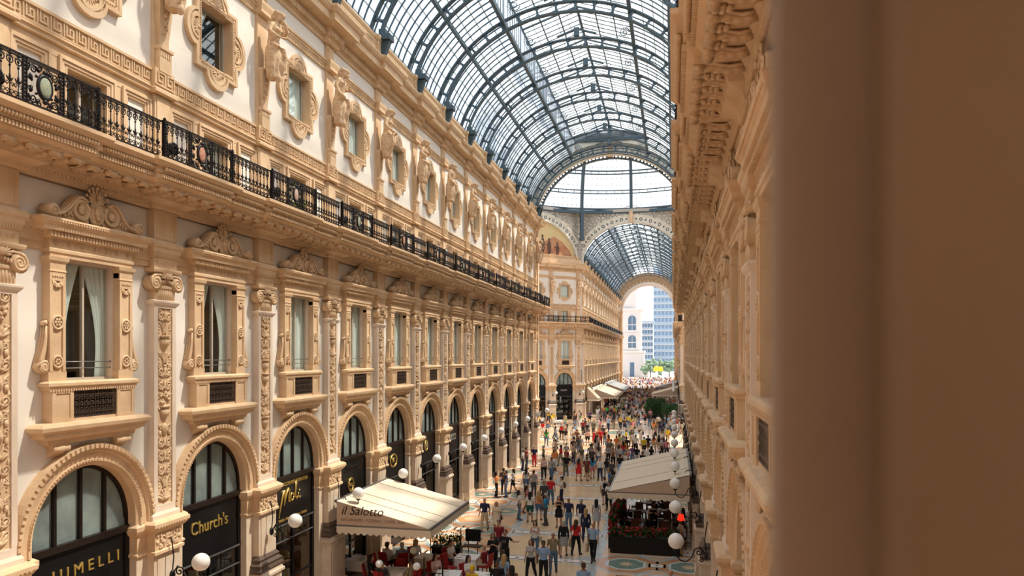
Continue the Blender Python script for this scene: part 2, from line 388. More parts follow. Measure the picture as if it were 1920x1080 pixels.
def pediment():
    b = B().use(TAN); y = .34
    for sx in (-1, 1):
        b.lathe((sx * 1.22, .12, 11.98), [(0, 0), (.13, .02), (.14, .42), (.12, .46), (0, .46)], 12, 'y')
        b.spiral((sx * 1.22, .60, 11.98), .11, .02, 1.5, .022, 0, -sx)
        # sweeping band
        pts = [(1.22, 11.93), (1.05, 11.93), (.92, 11.98), (.78, 12.10), (.66, 12.25), (.54, 12.36), (.42, 12.38), (.30, 12.30)]
        for yy, rr in ((.22, .06), (.32, .06), (.42, .055), (.50, .035)): b.tube([(sx * a, yy, c) for a, c in pts], rr, 5)
        poly = [(sx * 1.15, 11.84), (sx * .2, 11.84), (sx * .2, 12.34), (sx * .42, 12.36), (sx * .66, 12.22), (sx * .92, 11.96)]
        b.prism(poly if sx < 0 else poly[::-1], 0, .38)
        b.torus((sx * .43, .44, 12.12), .20, .045, 18, 6); b.torus((sx * .43, .42, 12.12), .15, .03, 14, 5)
        b.use(TAN2); b.ell((sx * .43, .44, 12.12), (.10, .08, .11), 8, 6); b.spiral((sx * .43, .47, 12.12), .12, .02, 1.3, .03, 1, sx)
        r = random.Random(5)
        for k in range(16):
            q = r.uniform(0, 1); leaf(b, (sx * (.62 + .45 * q), .42, 11.88 + .16 * (1 - q) * r.random()), .16 - .06 * q, .06, sx * r.uniform(-.3, 1.3), dep=.035)
        b.use(TAN)
    # central mask on a shield, palmette over it
    b.ell((0, .36, 12.10), (.20, .14, .27), 12, 8); b.torus((0, .42, 12.10), .19, .035, 16, 5, 1, 1.25)
    b.use(TAN2); b.ell((0, .50, 12.10), (.115, .10, .155), 10, 8); b.ell((0, .61, 12.08), (.022, .03, .045), 6, 4)
    for sx in (-1, 1): b.ell((sx * .045, .585, 12.14), (.022, .02, .014), 6, 4); b.spiral((sx * .15, .50, 12.26), .06, .01, 1.3, .02, 0, sx)
    b.ell((0, .585, 12.02), (.035, .02, .012), 6, 4); b.ell((0, .52, 12.23), (.10, .08, .05), 8, 5)
    for k in range(9):
        a = (k - 4) * .42; leaf(b, (0, .42, 12.38), .34 - .03 * abs(k - 4), .10, a, dep=.05)
        b.ell((.31 * math.sin(a), .45, 12.38 + .31 * math.cos(a) * .95), .045, 6, 4)
    for k in range(5): leaf(b, (0, .44, 11.87), .16, .07, (k - 2) * .6, dep=.04)
    b.ell((0, .50, 12.46), .06, 6, 5)
    return b
def grille():
    b = B().use(IRON); x0, x1, z0, z1 = -.60, .60, 7.67, 8.25; y = .40
    b.box(x0, x1, .22, .26, z0, z1); b.use(GRL)
    for z in (z0 + .015, z0 + .10, z1 - .10, z1 - .015): b.box(x0, x1, y - .02, y + .012, z - .012, z + .012)
    n = 8; wv = (x1 - x0) / n
    for i in range(n):
        cx = x0 + wv * (i + .5); b.box(cx - wv / 2 - .008, cx - wv / 2 + .008, y - .01, y + .01, z0, z1)
        b.torus((cx, y, (z0 + z1) / 2), .045, .012, 8, 4); b.ell((cx, y + .01, (z0 + z1) / 2), .022, 5, 4)
        for sz in (-1, 1):
            zc = (z0 + z1) / 2 + sz * .12; b.torus((cx, y, zc), .035, .011, 7, 4); leaf(b, (cx, y, zc + sz * .02), sz * .08, .03, 0, dep=.012)
            for sx in (-1, 1): b.bar((cx, y, zc + sz * .09), (cx + sx * wv / 2, y, zc + sz * .01), .012)
        b.torus((cx, y, z0 + .055), .03, .009, 6, 4); b.torus((cx, y, z1 - .055), .03, .009, 6, 4)
    return b
def relief(seed):     # candelabra ornament of one pilaster panel
    r = random.Random(seed); b = B().use(TAN2); z = 5.35; y = .30
    while z < 10.0:
        k = r.choice(['vase', 'scroll', 'leaf', 'mask', 'fruit', 'lyre', 'plume', 'scroll', 'leaf'])
        if k == 'vase':
            b.lathe((0, y - .02, z), [(.03, 0), (.05, .03), (.03, .08), (.14, .16), (.17, .28), (.08, .33), (.19, .37), (.19, .40), (0, .41)], 10); z += .42
        elif k == 'scroll':
            for sx in (-1, 1):
                b.spiral((sx * .14, y + .01, z + .15), .12, .02, 1.5, .026, PI if sx > 0 else 0, sx); leaf(b, (sx * .05, y, z), .24, .08, sx * .7)
                leaf(b, (sx * .2, y, z + .2), .16, .06, sx * .2)
            b.ell((0, y + .01, z + .14), (.05, .05, .13), 7, 5); z += .34
        elif k == 'leaf':
            for i in range(7): leaf(b, (0, y + .01, z), r.uniform(.2, .32), .08, (i - 3) * .38, dep=.04)
            b.ell((0, y + .04, z + .05), .06, 7, 5); z += .30
        elif k == 'mask':
            b.ell((0, y, z + .15), (.11, .09, .15), 9, 7); b.ell((0, y + .09, z + .13), (.02, .02, .05), 5, 4)
            for sx in (-1, 1):
                b.spiral((sx * .15, y, z + .2), .07, .01, 1.3, .025, 0, sx); b.ell((sx * .17, y, z + .05), (.06, .05, .08), 6, 4)
            z += .34
        elif k == 'fruit':
            for i in range(16): q = r.uniform(.035, .065); b.ell((r.uniform(-.17, .17), y + r.uniform(0, .03), z + r.uniform(.02, .32)), q, 6, 4)
            z += .34
        elif k == 'lyre':
            b.torus((0, y, z + .24), .16, .035, 16, 5, 1, 1.4); b.ell((0, y, z + .2), (.07, .06, .14), 7, 5)
            for sx in (-1, 1): b.ell((sx * .15, y, z + .42), .06, 6, 4)
            z += .5
        else:
            for i in range(5): leaf(b, (0, y, z), .34, .05, (i - 2) * .22, dep=.03)
            for sx in (-1, 1):
                for i in range(4): b.ell((sx * .19, y - .02, z + .05 + i * .08), .028, 5, 4)
            b.torus((0, y, z + .02), .07, .02, 8, 4); z += .32
        for sx in (-1, 1):
            if r.random() < .75: leaf(b, (sx * r.uniform(.06, .12), y - .01, z - .14), .2, .055, sx * r.uniform(.4, 1.3), dep=.025)
            b.ell((sx * r.uniform(.12, .22), y - .01, z - r.uniform(0, .2)), r.uniform(.022, .04), 5, 4)
            if r.random() < .6: b.spiral((sx * .18, y - .01, z - .08), .06, .01, 1.2, .018, 0, sx)
    leaf(b, (0, y, z - .05), .28, .08, 0); return b
def pilaster():
    b = B().use(PANEL)
    b.box(-.40, .40, 0, .26, 5.16, 10.3)
    for x0, x1 in ((-.40, -.27), (.27, .40)): b.box(x0, x1, .26, .33, 5.16, 10.3)
    b.box(-.27, .27, .26, .33, 5.16, 5.26); b.box(-.27, .27, .26, .33, 10.18, 10.3)
    b.use(TAN); b.box(-.27, .27, .255, .275, 5.26, 10.18)
    b.use(PANEL); b.mould(-.40, .40, [(.33, 10.22), (.38, 10.26), (.42, 10.32), (.42, 10.36), (.34, 10.38)])
    b.mould(-.44, .44, [(.34, 4.9), (.40, 4.92), (.40, 5.02), (.34, 5.10), (.33, 5.18)])
    return b
def capital():
    b = B().use(TAN); b.box(-.36, .36, 0, .30, 10.36, 11.06)
    for i in range(9): b.tube([(-.30 + i * .075, .30, 10.38), (-.30 + i * .075, .30, 10.66)], .026, 6)
    b.mould(-.34, .34, [(.30, 10.64), (.35, 10.67), (.35, 10.72), (.30, 10.75)])
    for sx in (-1, 1):
        b.lathe((sx * .40, .02, 10.80), [(0, 0), (.20, .01), (.17, .16), (.20, .34), (.21, .36), (.12, .37), (0, .37)], 16, 'y')
        b.spiral((sx * .40, .39, 10.80), .185, .02, 2.2, .034, PI / 2, -sx, 26)
        for k in range(14): a = k * PI / 7; b.ell((sx * .40 + .115 * math.cos(a), .39, 10.80 + .115 * math.sin(a)), .014, 4, 3)
        b.tube([(sx * .42, .36, 10.98), (sx * .25, .38, 11.0), (sx * .1, .38, 10.94), (0, .38, 10.92)], .035, 5)
    b.use(TAN2)
    for i in range(7): b.ell((-.21 + i * .07, .36, 10.84 - .03 * math.cos(i)), (.035, .05, .06), 6, 4)
    b.ell((0, .40, 10.98), (.11, .09, .09), 8, 5)
    for sx in (-1, 1):
        for k in range(4): leaf(b, (sx * .03, .40, 10.93), .2, .06, sx * (.5 + k * .35), dep=.04)
    b.use(TAN); b.mould(-.42, .42, [(.34, 11.04), (.42, 11.07), (.44, 11.12), (.44, 11.16), (.38, 11.17)])
    return b
def frieze_block():
    b = B().use(TAN); b.box(-.42, .42, 0, .32, 11.16, 12.72)
    b.mould(-.42, .42, [(.32, 11.42), (.36, 11.44), (.36, 11.5), (.40, 11.56), (.41, 11.66), (.46, 11.70), (.48, 11.78), (.40, 11.84), (.32, 11.86)])
    for i in range(15): b.box(-.45 + i * .063, -.415 + i * .063, .34, .385, 11.46, 11.52)
    for i in range(5): b.torus((-.3 + i * .15, .325, 11.32), .045, .018, 8, 4) if i % 2 == 0 else b.ell((-.3 + i * .15, .33, 11.32), (.03, .025, .05), 5, 4)
    b.box(-.42, .42, .32, .335, 11.90, 11.98); b.box(-.42, .42, .32, .335, 12.52, 12.60); b.box(-.42, -.33, .32, .335, 11.98, 12.52); b.box(.33, .42, .32, .335, 11.98, 12.52)
    return b
def architrave():     # thin string course across the bay between capitals
    b = B().use(TAN); b.mould(-H2 + .35, H2 - .35, [(.03, 11.17), (.06, 11.19), (.06, 11.32), (.09, 11.34), (.09, 11.5), (.12, 11.54), (.12, 11.62), (.18, 11.68), (.18, 11.74), (.05, 11.8)], ret=False)
    for i in range(70): b.box(-H2 + .4 + i * .056, -H2 + .43 + i * .056, .09, .13, 11.53, 11.57)
    return b
def console_top():    # carved bands just under the balcony
    b = B().use(TAN); b.box(-H2, H2, 0, .16, 12.60, 12.95)
    b.mould(-H2, H2, [(.16, 12.60), (.20, 12.64), (.22, 12.72), (.32, 12.80), (.34, 12.90), (.40, 12.96)], ret=False)
    for i in range(46): b.ell((-H2 + .05 + i * .102, .27, 12.76), (.04, .05, .055), 6, 4)
    return b
def console_block():
    b = B().use(TAN)
    b.mould(-.55, .55, [(.26, 12.62), (.32, 12.66), (.34, 12.74), (.54, 12.82), (.56, 12.90), (.60, 12.97)])
    return b
def balcony_slab(p, x0, x1, name=None):
    b = B().use(TAN)
    b.box(x0, x1, 0, p - .12, 12.97, 13.42)
    b.mould(x0, x1, [(p - .14, 13.02), (p - .10, 13.04), (p - .02, 13.10), (p - .02, 13.22), (p + .03, 13.23), (p + .03, 13.36), (p + .12, 13.37), (p + .20, 13.46), (p + .20, 13.54), (p - .1, 13.58)], ret=(x1 - x0 < 3.2))
    n = int((x1 - x0) / .075)
    for i in range(n):
        x = x0 + (i + .3) * (x1 - x0) / n; b.box(x, x + .045, p - .02, p + .045, 13.12, 13.20)
    for i in range(n):
        x = x0 + (i + .5) * (x1 - x0) / n; b.ell((x, p + .09, 13.31), (.026, .055, .055), 5, 4)
    return b
def console(p):       # one scrolled bracket on the soffit, centred on x=0
    b = B().use(TAN2)
    L = p - .12
    pts = [(0, .36, 12.95)] + [(0, .36 + (L - .36) * q, 12.955 - .035 * math.sin(q * PI * 2)) for q in (.15, .3, .45, .6, .75, .9)]
    b.tube(pts, [.08, .09, .075, .075, .085, .095, .10], 6)
    for sx in (-1, 1): b.tube([(sx * .11, a, c) for _, a, c in pts], .028, 4)
    b.lathe((-.13, L - .06, 12.93), [(0, 0), (.085, .01), (.06, .13), (.085, .25), (0, .26)], 8, 'x')
    b.ell((0, (.36 + L) / 2, 12.90), (.045, .10, .03), 6, 4)
    return b
def coffer():
    b = B().use(TAN2)
    for k in range(6):
        a = k * PI / 3; b.ell((.07 * math.cos(a), .75 + .09 * math.sin(a), 12.94), (.045, .05, .04), 5, 4)
    b.ell((0, .75, 12.93), .03, 5, 4); return b
def little_windows():
    b = B().use(TAN)
    # frames of panels and window between the pilasters
    xs = [(-1.98, -1.02), (-.80, .80), (1.02, 1.98)]
    b.box(-2.1, 2.1, 0, .05, 15.28, 15.56)
    for x0, x1 in xs:
        for k, (t, y) in enumerate(((0, .10), (.07, .075), (.13, .05))):
            a, c = x0 + t, x1 - t
            b.box(a, a + .06, 0, y, 13.5, 15.34 - t); b.box(c - .06, c, 0, y, 13.5, 15.34 - t); b.box(a, c, 0, y, 15.28 - t, 15.34 - t)
    b.box(-.60, -.56, -.3, .05, 13.4, 15.2); b.box(.56, .60, -.3, .05, 13.4, 15.2); b.box(-.6, .6, -.3, .05, 15.16, 15.22)
    for x0 in (-1.01, .81): b.box(x0, x0 + .2, 0, .04, 13.5, 15.3)
    return b
def key_band():
    b = B().use(TAN); b.mould(-H2, H2, [(.03, 15.50), (.12, 15.53), (.12, 15.60), (.16, 15.63), (.10, 15.67), (.10, 15.70)], ret=False)
    b.box(-H2, H2, 0, .06, 15.68, 16.08); b.box(-H2, H2, 0, .11, 16.06, 16.12)
    def keys(x0, x1, n, y):
        u = (x1 - x0) / n; z0 = 15.72; hh = .33; t = .030
        P_ = [(.0, 0), (.0, 1), (.80, 1), (.80, .26), (.28, .26), (.28, .72), (.54, .72), (.54, .5)]
        for i in range(n):
            for (p, q), (r, s_) in zip(P_, P_[1:]):
                xa, xb = sorted((x0 + (i + p) * u, x0 + (i + r) * u)); za, zb = sorted((z0 + q * hh, z0 + s_ * hh)); b.box(xa, xb + t, y, y + .03, za, zb + t)
            b.box(x0 + i * u, x0 + (i + 1) * u, y, y + .03, z0 - t * .2, z0 + t * .8)
    keys(-H2, H2, 14, .06)
    return b
def key_block():
    b = B().use(TAN)
    b.box(-.36, .36, 0, .20, 15.50, 16.14); b.mould(-.36, .36, [(.20, 15.50), (.26, 15.54), (.26, 15.62), (.21, 15.66)])
    for k in range(2):
        x = -.33 + k * .34; t = .03
        for x0, x1, z0, z1 in ((0, t, 15.72, 16.05), (0, .27, 16.03, 16.06), (.24, .27, 15.81, 16.05), (.09, .27, 15.80, 15.83), (.09, .12, 15.8, 15.96), (.09, .18, 15.94, 15.97), (0, .34, 15.71, 15.74)): b.box(x + x0, x + x1, .2, .23, z0, z1)
    return b
def outline(sc, off):
    """mixtilinear frame outline: square with a round lobe on each side"""
    W, Hh = .95 + off, 1.02 + off; r = .52 + off * .6; d = .16; pts = []
    for k in range(4):
        # side k: from corner to corner; lobe in the middle
        L = (Hh if k % 2 else W); D_ = (W if k % 2 else Hh)
        seg = [(-L, D_)] + [(-r * .98 * math.cos(a), D_ - .04 + d + (r * .78) * math.sin(a) - .12) for a in [PI * j / 10 for j in range(0, 11)]]
        ang = -k * PI / 2
        for x, z in seg:
            pts.append((x * math.cos(ang) - z * math.sin(ang), x * math.sin(ang) + z * math.cos(ang)))
    return pts
def ring(b, outer, inner, y0, y1, cz):
    n = len(outer); vs = [(x, y0, cz + z) for x, z in outer] + [(x, y1, cz + z) for x, z in outer] + [(x, y1, cz + z) for x, z in inner] + [(x, y0, cz + z) for x, z in inner]
    fs = []
    for i in range(n):
        j = (i + 1) % n
        for k in range(3): fs.append((k * n + i, k * n + j, (k + 1) * n + j, (k + 1) * n + i))
    b.add(vs, fs)
def baroque_frame():
    b = B().use(TAN); cz = 17.93
    o = [outline(1, t) for t in (0, -.09, -.12, -.22)]
    def sq(pts):      # project outline to the window opening
        out = []
        for x, z in pts:
            s_ = max(abs(x) / .73, abs(z) / .83, 1e-6); out.append((x / s_, z / s_))
        return out
    ring(b, o[0], sq(o[0]), 0, .06, cz); ring(b, o[0], o[1], .06, .12, cz); ring(b, o[2], o[3], .05, .095, cz)
    for x0, x1, z0, z1 in ((-.86, -.73, -.96, .96), (.73, .86, -.96, .96), (-.86, .86, .83, .96), (-.86, .86, -.96, -.83)): b.box(x0, x1, 0, .10, cz + z0, cz + z1)
    b.use(TAN2)
    for i in range(26):
        z = cz - .82 + i * .066
        for sx in (-1, 1): b.ell((sx * .78, .10, z), (.035, .035, .024), 5, 3)
    for i in range(23):
        x = -.73 + i * .066
        for sz in (-1, 1): b.ell((x, .10, cz + sz * .88), (.024, .035, .035), 5, 3)
    b.use(TAN)
    for k in range(4):      # shells in the lobes
        a = k * PI / 2; cx_, cz_ = .98 * math.sin(a) * (.90 if k % 2 else 1), .98 * math.cos(a)
        for j in range(7):
            t = a + (j - 3) * .42; leaf(b, (cx_ * .96, .07, cz + cz_ * .96), .26, .07, t, dep=.05)
        b.arcm(cx_ * .98, cz + cz_ * .98, [(.27, .05), (.27, .12), (.33, .12), (.33, .05)], PI / 2 - a - 1.6, PI / 2 - a + 1.6, 12)
        b.ell((cx_ * .96, .1, cz + cz_ * .96), .05, 6, 4)
    b.use(TAN); b.box(-.74, -.715, -.3, .05, 17.08, 18.78); b.box(.715, .74, -.3, .05, 17.08, 18.78); b.box(-.74, .74, -.3, .05, 18.74, 18.77); b.box(-.74, .74, -.3, .05, 17.07, 17.11)
    return b
def upper_band():
    b = B().use(TAN); b.mould(-H2 + .25, H2 - .25, [(.02, 19.62), (.06, 19.64), (.06, 19.74), (.08, 19.76), (.10, 19.90), (.14, 19.93), (.14, 20.0), (.02, 20.04)], ret=False)
    for i in range(46): b.ell((-H2 + .28 + i * .09, .11, 19.84), (.026, .03, .04), 5, 3)
    for i in range(28): b.ell((-H2 + .3 + i * .15, .075, 19.69), (.02, .02, .03), 4, 3)
    return b
def main_cornice():
    b = B().use(TAN)
    b.mould(-H2, H2, [(.02, 20.62), (.06, 20.64), (.08, 20.74), (.14, 20.76), (.14, 20.98), (.2, 21.0), (.22, 21.08), (.62, 21.12), (.64, 21.36), (.70, 21.38), (.80, 21.52), (.80, 21.60), (.0, 21.66)], ret=False)
    n = 40
    for i in range(n): x = -H2 + (i + .2) * S / n; b.box(x, x + .07, .14, .24, 20.80, 20.97)
    for i in range(n): x = -H2 + (i + .5) * S / n; b.ell((x, .74, 21.45), (.04, .04, .05), 5, 3)
    for i in range(18): x = -H2 + (i + .5) * S / 18; b.ell((x, .42, 21.12), (.07, .12, .03), 6, 3)
    return b
def cornice_break():
    b = B().use(TAN)
    # break forward over the pilaster
    b.mould(-.45, .45, [(.20, 20.62), (.24, 20.66), (.26, 20.76), (.32, 20.78), (.32, 20.98), (.38, 21.0), (.40, 21.10), (.80, 21.13), (.82, 21.36), (.90, 21.42), (.98, 21.54), (.98, 21.61), (.2, 21.68)])
    for i in range(9): b.box(-.5 + i * .12, -.43 + i * .12, .32, .42, 20.80, 20.97)
    return b
def attic():
    b = B().use(TAN); b.box(-H2, H2, -.35, .12, 21.6, 22.82)
    b.mould(-H2, H2, [(.12, 22.66), (.16, 22.70), (.2, 22.78), (.2, 22.84), (0, 22.88)], ret=False, yb=-.35)
    b.mould(-H2, H2, [(.12, 21.66), (.3, 21.72), (.3, 21.92), (.2, 22.0), (.12, 22.05)], ret=False)
    for sx in (-1, 1):
        x0, x1 = (.5, 1.9) if sx > 0 else (-1.9, -.5)
    for x0, x1 in ((-2.1, 2.1),):
        b.box(x0, x1, .12, .15, 22.12, 22.17); b.box(x0, x1, .12, .15, 22.52, 22.57); b.box(x0, x0 + .06, .12, .15, 22.17, 22.52); b.box(x1 - .06, x1, .12, .15, 22.17, 22.52)
        b.box(x0 + .2, x1 - .2, .12, .14, 22.25, 22.28); b.box(x0 + .2, x1 - .2, .12, .14, 22.41, 22.44)
    return b
def attic_pier():
    b = B().use(TAN); b.box(-.4, .4, 0, .24, 21.6, 22.8); b.mould(-.4, .4, [(.24, 22.66), (.28, 22.70), (.32, 22.80), (.32, 22.86), (.2, 22.90)])
    b.mould(-.4, .4, [(.55, 21.66), (.6, 21.75), (.6, 21.9), (.36, 22.0)])
    return b
def upper_pilaster():
    b = B().use(TAN)
    b.box(-.30, .30, 0, .14, 13.5, 15.5); b.box(-.24, .24, .14, .16, 13.7, 15.4)
    b.box(-.28, .28, 0, .09, 16.1, 20.64); b.box(-.20, .20, .09, .12, 19.95, 20.5)
    b.box(-.22, .22, 0, .22, 16.1, 16.62); b.mould(-.20, .20, [(.22, 16.62), (.26, 16.65), (.26, 16.72), (.2, 16.76)])
    for i in range(5): b.box(-.17 + i * .08, -.13 + i * .08, .2, .235, 16.48, 16.6)
    # tapering herm shaft and drapery pendant
    vs = [(-.15, 0, 16.74), (.15, 0, 16.74), (.15, .16, 16.74), (-.15, .16, 16.74), (-.26, 0, 17.95), (.26, 0, 17.95), (.26, .26, 17.95), (-.26, .26, 17.95)]
    b.add(vs, [(0, 3, 2, 1), (4, 5, 6, 7), (0, 1, 5, 4), (1, 2, 6, 5), (2, 3, 7, 6), (3, 0, 4, 7)])
    b.use(TAN2)
    for i in range(7): b.ell((.03 * (-1) ** i, .24 - i * .006, 17.72 - i * .1), (.065 - .004 * i, .05, .07), 6, 4)
    b.use(TAN); b.mould(-.28, .28, [(.20, 19.62), (.26, 19.66), (.26, 19.76), (.30, 19.92), (.30, 20.0), (.22, 20.04)])
    return b
# ------------------------------------------------------------ one body from tapered capsules, remeshed to a continuous skin
def cap_chain(bm_b, chain, n=10):
    """chain: list of (point, radius or (rx, ry)); rounded ends; elliptical sections keep x wide"""
    pts = [Vector(c[0]) for c in chain]; rr = [c[1] if isinstance(c[1], tuple) else (c[1], c[1]) for c in chain]
    P = []; Q = []
    d = (pts[0] - pts[1]).normalized(); P += [pts[0] + d * min(rr[0]) * .95, pts[0] + d * min(rr[0]) * .6]; Q += [(rr[0][0] * .3, rr[0][1] * .3), (rr[0][0] * .8, rr[0][1] * .8)]
    P += pts; Q += rr
    d = (pts[-1] - pts[-2]).normalized(); P += [pts[-1] + d * min(rr[-1]) * .6, pts[-1] + d * min(rr[-1]) * .95]; Q += [(rr[-1][0] * .8, rr[-1][1] * .8), (rr[-1][0] * .3, rr[-1][1] * .3)]
    k = len(P); vs = []
    for i, p in enumerate(P):
        d = (P[min(i + 1, k - 1)] - P[max(i - 1, 0)]).normalized()
        ux = Vector((1, 0, 0)) if abs(d.x) < .9 else Vector((0, 0, 1))
        y = d.cross(ux).normalized(); x = y.cross(d).normalized()
        for j in range(n):
            a = 2 * PI * j / n; vs.append(p + x * math.cos(a) * Q[i][0] + y * math.sin(a) * Q[i][1])
    fs = [(i * n + j, i * n + (j + 1) % n, (i + 1) * n + (j + 1) % n, (i + 1) * n + j) for i in range(k - 1) for j in range(n)]
    fs += [tuple(range(n - 1, -1, -1)), tuple(range((k - 1) * n, k * n))]
    bm_b.add(vs, fs, True)
def remesh(b, vox, smooth=2, keep=None):
    me = b.mesh('tmp'); o = bpy.data.objects.new('tmp', me); C.objects.link(o)
    m = o.modifiers.new('r', 'REMESH'); m.mode = 'VOXEL'; m.voxel_size = vox; m.use_smooth_shade = True
    if smooth: s_ = o.modifiers.new('s', 'SMOOTH'); s_.iterations = smooth; s_.factor = .5
    dg = bpy.context.evaluated_depsgraph_get(); dg.update(); ev = o.evaluated_get(dg); r = bpy.data.meshes.new_from_object(ev)
    bpy.data.objects.remove(o); bpy.data.meshes.remove(me); return r
def statue(seed):
    r = random.Random(seed); b = B(); tw = r.choice([-1, 1]); dy = .42
    def P(x, y, z): return (x * tw, dy + y, z)
    male = seed % 2 == 1
    # hips and draped legs, torso, head bent forward
    cap_chain(b, [(P(0, -.10, 17.72), (.17, .13)), (P(0, -.08, 18.0), (.21, .17)), (P(.01, -.06, 18.35), (.235, .20)), (P(.0, -.05, 18.6), (.215, .18))], 14)
    cap_chain(b, [(P(0, -.05, 18.6), (.19, .16)), (P(-.02, -.05, 18.85), (.165, .13)), (P(0, -.02, 19.1), (.20, .15)), (P(0, 0, 19.3), (.21, .12))], 14)
    cap_chain(b, [(P(0, .0, 19.32), .075), (P(.01, .06, 19.46), .07)], 8)
    cap_chain(b, [(P(.01, .09, 19.50), (.10, .12)), (P(.01, .12, 19.62), (.11, .13))], 10)
    b.ell(P(.01, .24, 19.55), (.022, .03, .04), 6, 4)
    for k in range(9):   # hair
        a = k * .7; b.ell(P(.10 * math.cos(a), .06 + .09 * math.sin(a) * .6, 19.66 + .03 * math.sin(k * 2)), .06, 6, 5)
    b.ell(P(0, -.02, 19.55), (.12, .09, .14), 8, 6)
    if not male:
        for sx in (-1, 1): b.ell(P(sx * .085, .10, 19.13), (.075, .07, .08), 8, 6)
        cap_chain(b, [(P(.09, .02, 19.55), .04), (P(.13, .06, 19.35), .035), (P(.12, .10, 19.2), .02)], 6)
    else:
        b.ell(P(0, .20, 19.44), (.06, .06, .08), 8, 6)
        for sx in (-1, 1): b.ell(P(sx * .08, .09, 19.17), (.09, .05, .07), 8, 6)
    # arms
    if seed % 3 == 0:
        A = [(P(.20, 0, 19.27), .07), (P(.27, .0, 19.0), .062), (P(.24, .14, 18.80), .055), (P(.08, .25, 18.70), .045), (P(.0, .27, 18.70), .04)]
        A2 = [(P(-.20, 0, 19.27), .07), (P(-.28, -.02, 19.0), .062), (P(-.24, .10, 18.75), .055), (P(-.10, .24, 18.66), .045), (P(-.02, .26, 18.68), .04)]
    elif seed % 3 == 1:
        A = [(P(.20, 0, 19.27), .075), (P(.29, .02, 19.02), .065), (P(.20, .20, 18.98), .055), (P(-.02, .25, 19.06), .045), (P(-.10, .24, 19.1), .04)]
        A2 = [(P(-.20, 0, 19.27), .075), (P(-.29, -.04, 19.0), .065), (P(-.27, .06, 18.74), .055), (P(-.18, .18, 18.6), .045)]
    else:
        A = [(P(.20, 0, 19.27), .07), (P(.26, .08, 19.05), .062), (P(.14, .24, 19.12), .05), (P(.02, .25, 19.32), .042), (P(.0, .22, 19.4), .04)]
        A2 = [(P(-.20, 0, 19.27), .07), (P(-.30, 0, 19.02), .062), (P(-.20, .16, 18.86), .05), (P(.04, .24, 18.9), .042)]
    cap_chain(b, A, 8); cap_chain(b, A2, 8)
    # drapery folds
    for k in range(13):
        a = -1.3 + k * .22; x = .215 * math.sin(a); y = .17 * math.cos(a)
        cap_chain(b, [(P(x * .9 + .03 * math.sin(k), y - .06, 18.62 - .04 * (k % 3)), .03), (P(x * 1.05 + .02, y - .04, 18.3), .032), (P(x * .95 + .04 * math.cos(k * 2), y - .07, 17.95), .034), (P(x * .8, y - .09, 17.66), .028)], 5)
    cap_chain(b, [(P(-.22, 0, 18.66), .05), (P(-.1, .14, 18.60), .055), (P(.06, .17, 18.58), .06), (P(.2, .06, 18.66), .05)], 6)
    cap_chain(b, [(P(.08, .18, 18.58), .055), (P(.12, .2, 18.3), .05), (P(.08, .16, 18.0), .045), (P(.10, .12, 17.8), .03)], 6)
    b.ell(P(0, -.1, 17.72), (.18, .14, .12), 8, 6); b.ell(P(0, .07, 17.66), (.09, .08, .14), 8, 6)
    return remesh(b, .022, 1)
# ------------------------------------------------------------ windows, curtains, shop fronts, railings
def curtain_mesh(x0, x1, z0, z1, tie, y=-.17, n=28):
    b = B().use(CURT); vs = []; rows = 9
    for j in range(rows):
        q = j / (rows - 1); z = z1 + (z0 - z1) * q
        if tie: # gathered towards one side
            k = 1 - .62 * math.sin(min(1, q * 1.35) * PI / 2) if q < .74 else .38 + (q - .74) * .25
        else: k = 1
        a, c = (x0, x0 + (x1 - x0) * k) if tie >= 0 else (x1 - (x1 - x0) * k, x1)
        for i in range(n + 1):
            t = i / n; vs.append((a + (c - a) * t, y + .025 * math.sin(t * 26 + q * 1.5), z))
    b.add(vs, [(j * (n + 1) + i, j * (n + 1) + i + 1, (j + 1) * (n + 1) + i + 1, (j + 1) * (n + 1) + i) for j in range(rows - 1) for i in range(n)], True)
    return b.mesh('curtain', fix=False)
def frame_mesh(w, z0, z1, m, mul=1, y=-.20, t=.05, trans=None):
    b = B().use(m)
    b.box(-w, -w + t, y - .03, y + .03, z0, z1); b.box(w - t, w, y - .03, y + .03, z0, z1)
    b.box(-w, w, y - .03, y + .03, z0, z0 + t); b.box(-w, w, y - .03, y + .03, z1 - t, z1)
    for i in range(mul): x = -w + 2 * w * (i + 1) / (mul + 1); b.box(x - .028, x + .028, y - .035, y + .035, z0, z1)
    if trans: b.box(-w, w, y - .03, y + .03, trans - .02, trans + .02)
    return b.mesh('window_frame')
def pane_mesh(w, z0, z1, y=-.20, m=None):
    return B().use(m or WGLASS).box(-w, w, y - .006, y + .006, z0, z1).mesh('pane')
ME = {}
def M_(k, f):
    if k not in ME: ME[k] = f()
    return ME[k]
def bb(f, *a): return M_(f.__name__ + repr(a), lambda: f(*a).mesh(f.__name__))
def sq(f, k, *a): return M_('sq' + f.__name__ + repr((k, a)), lambda: f(*a).squash(k).mesh(f.__name__))
def window_bar():
    b = B().use(GREYM); b.tube([(-.74, .0, 8.72), (.74, .0, 8.72)], .012, 5); b.tube([(-.74, .0, 8.86), (.74, .0, 8.86)], .012, 5)
    for x in (-.73, .73): b.ell((x, .0, 8.86), .03, 6, 4)
    return b
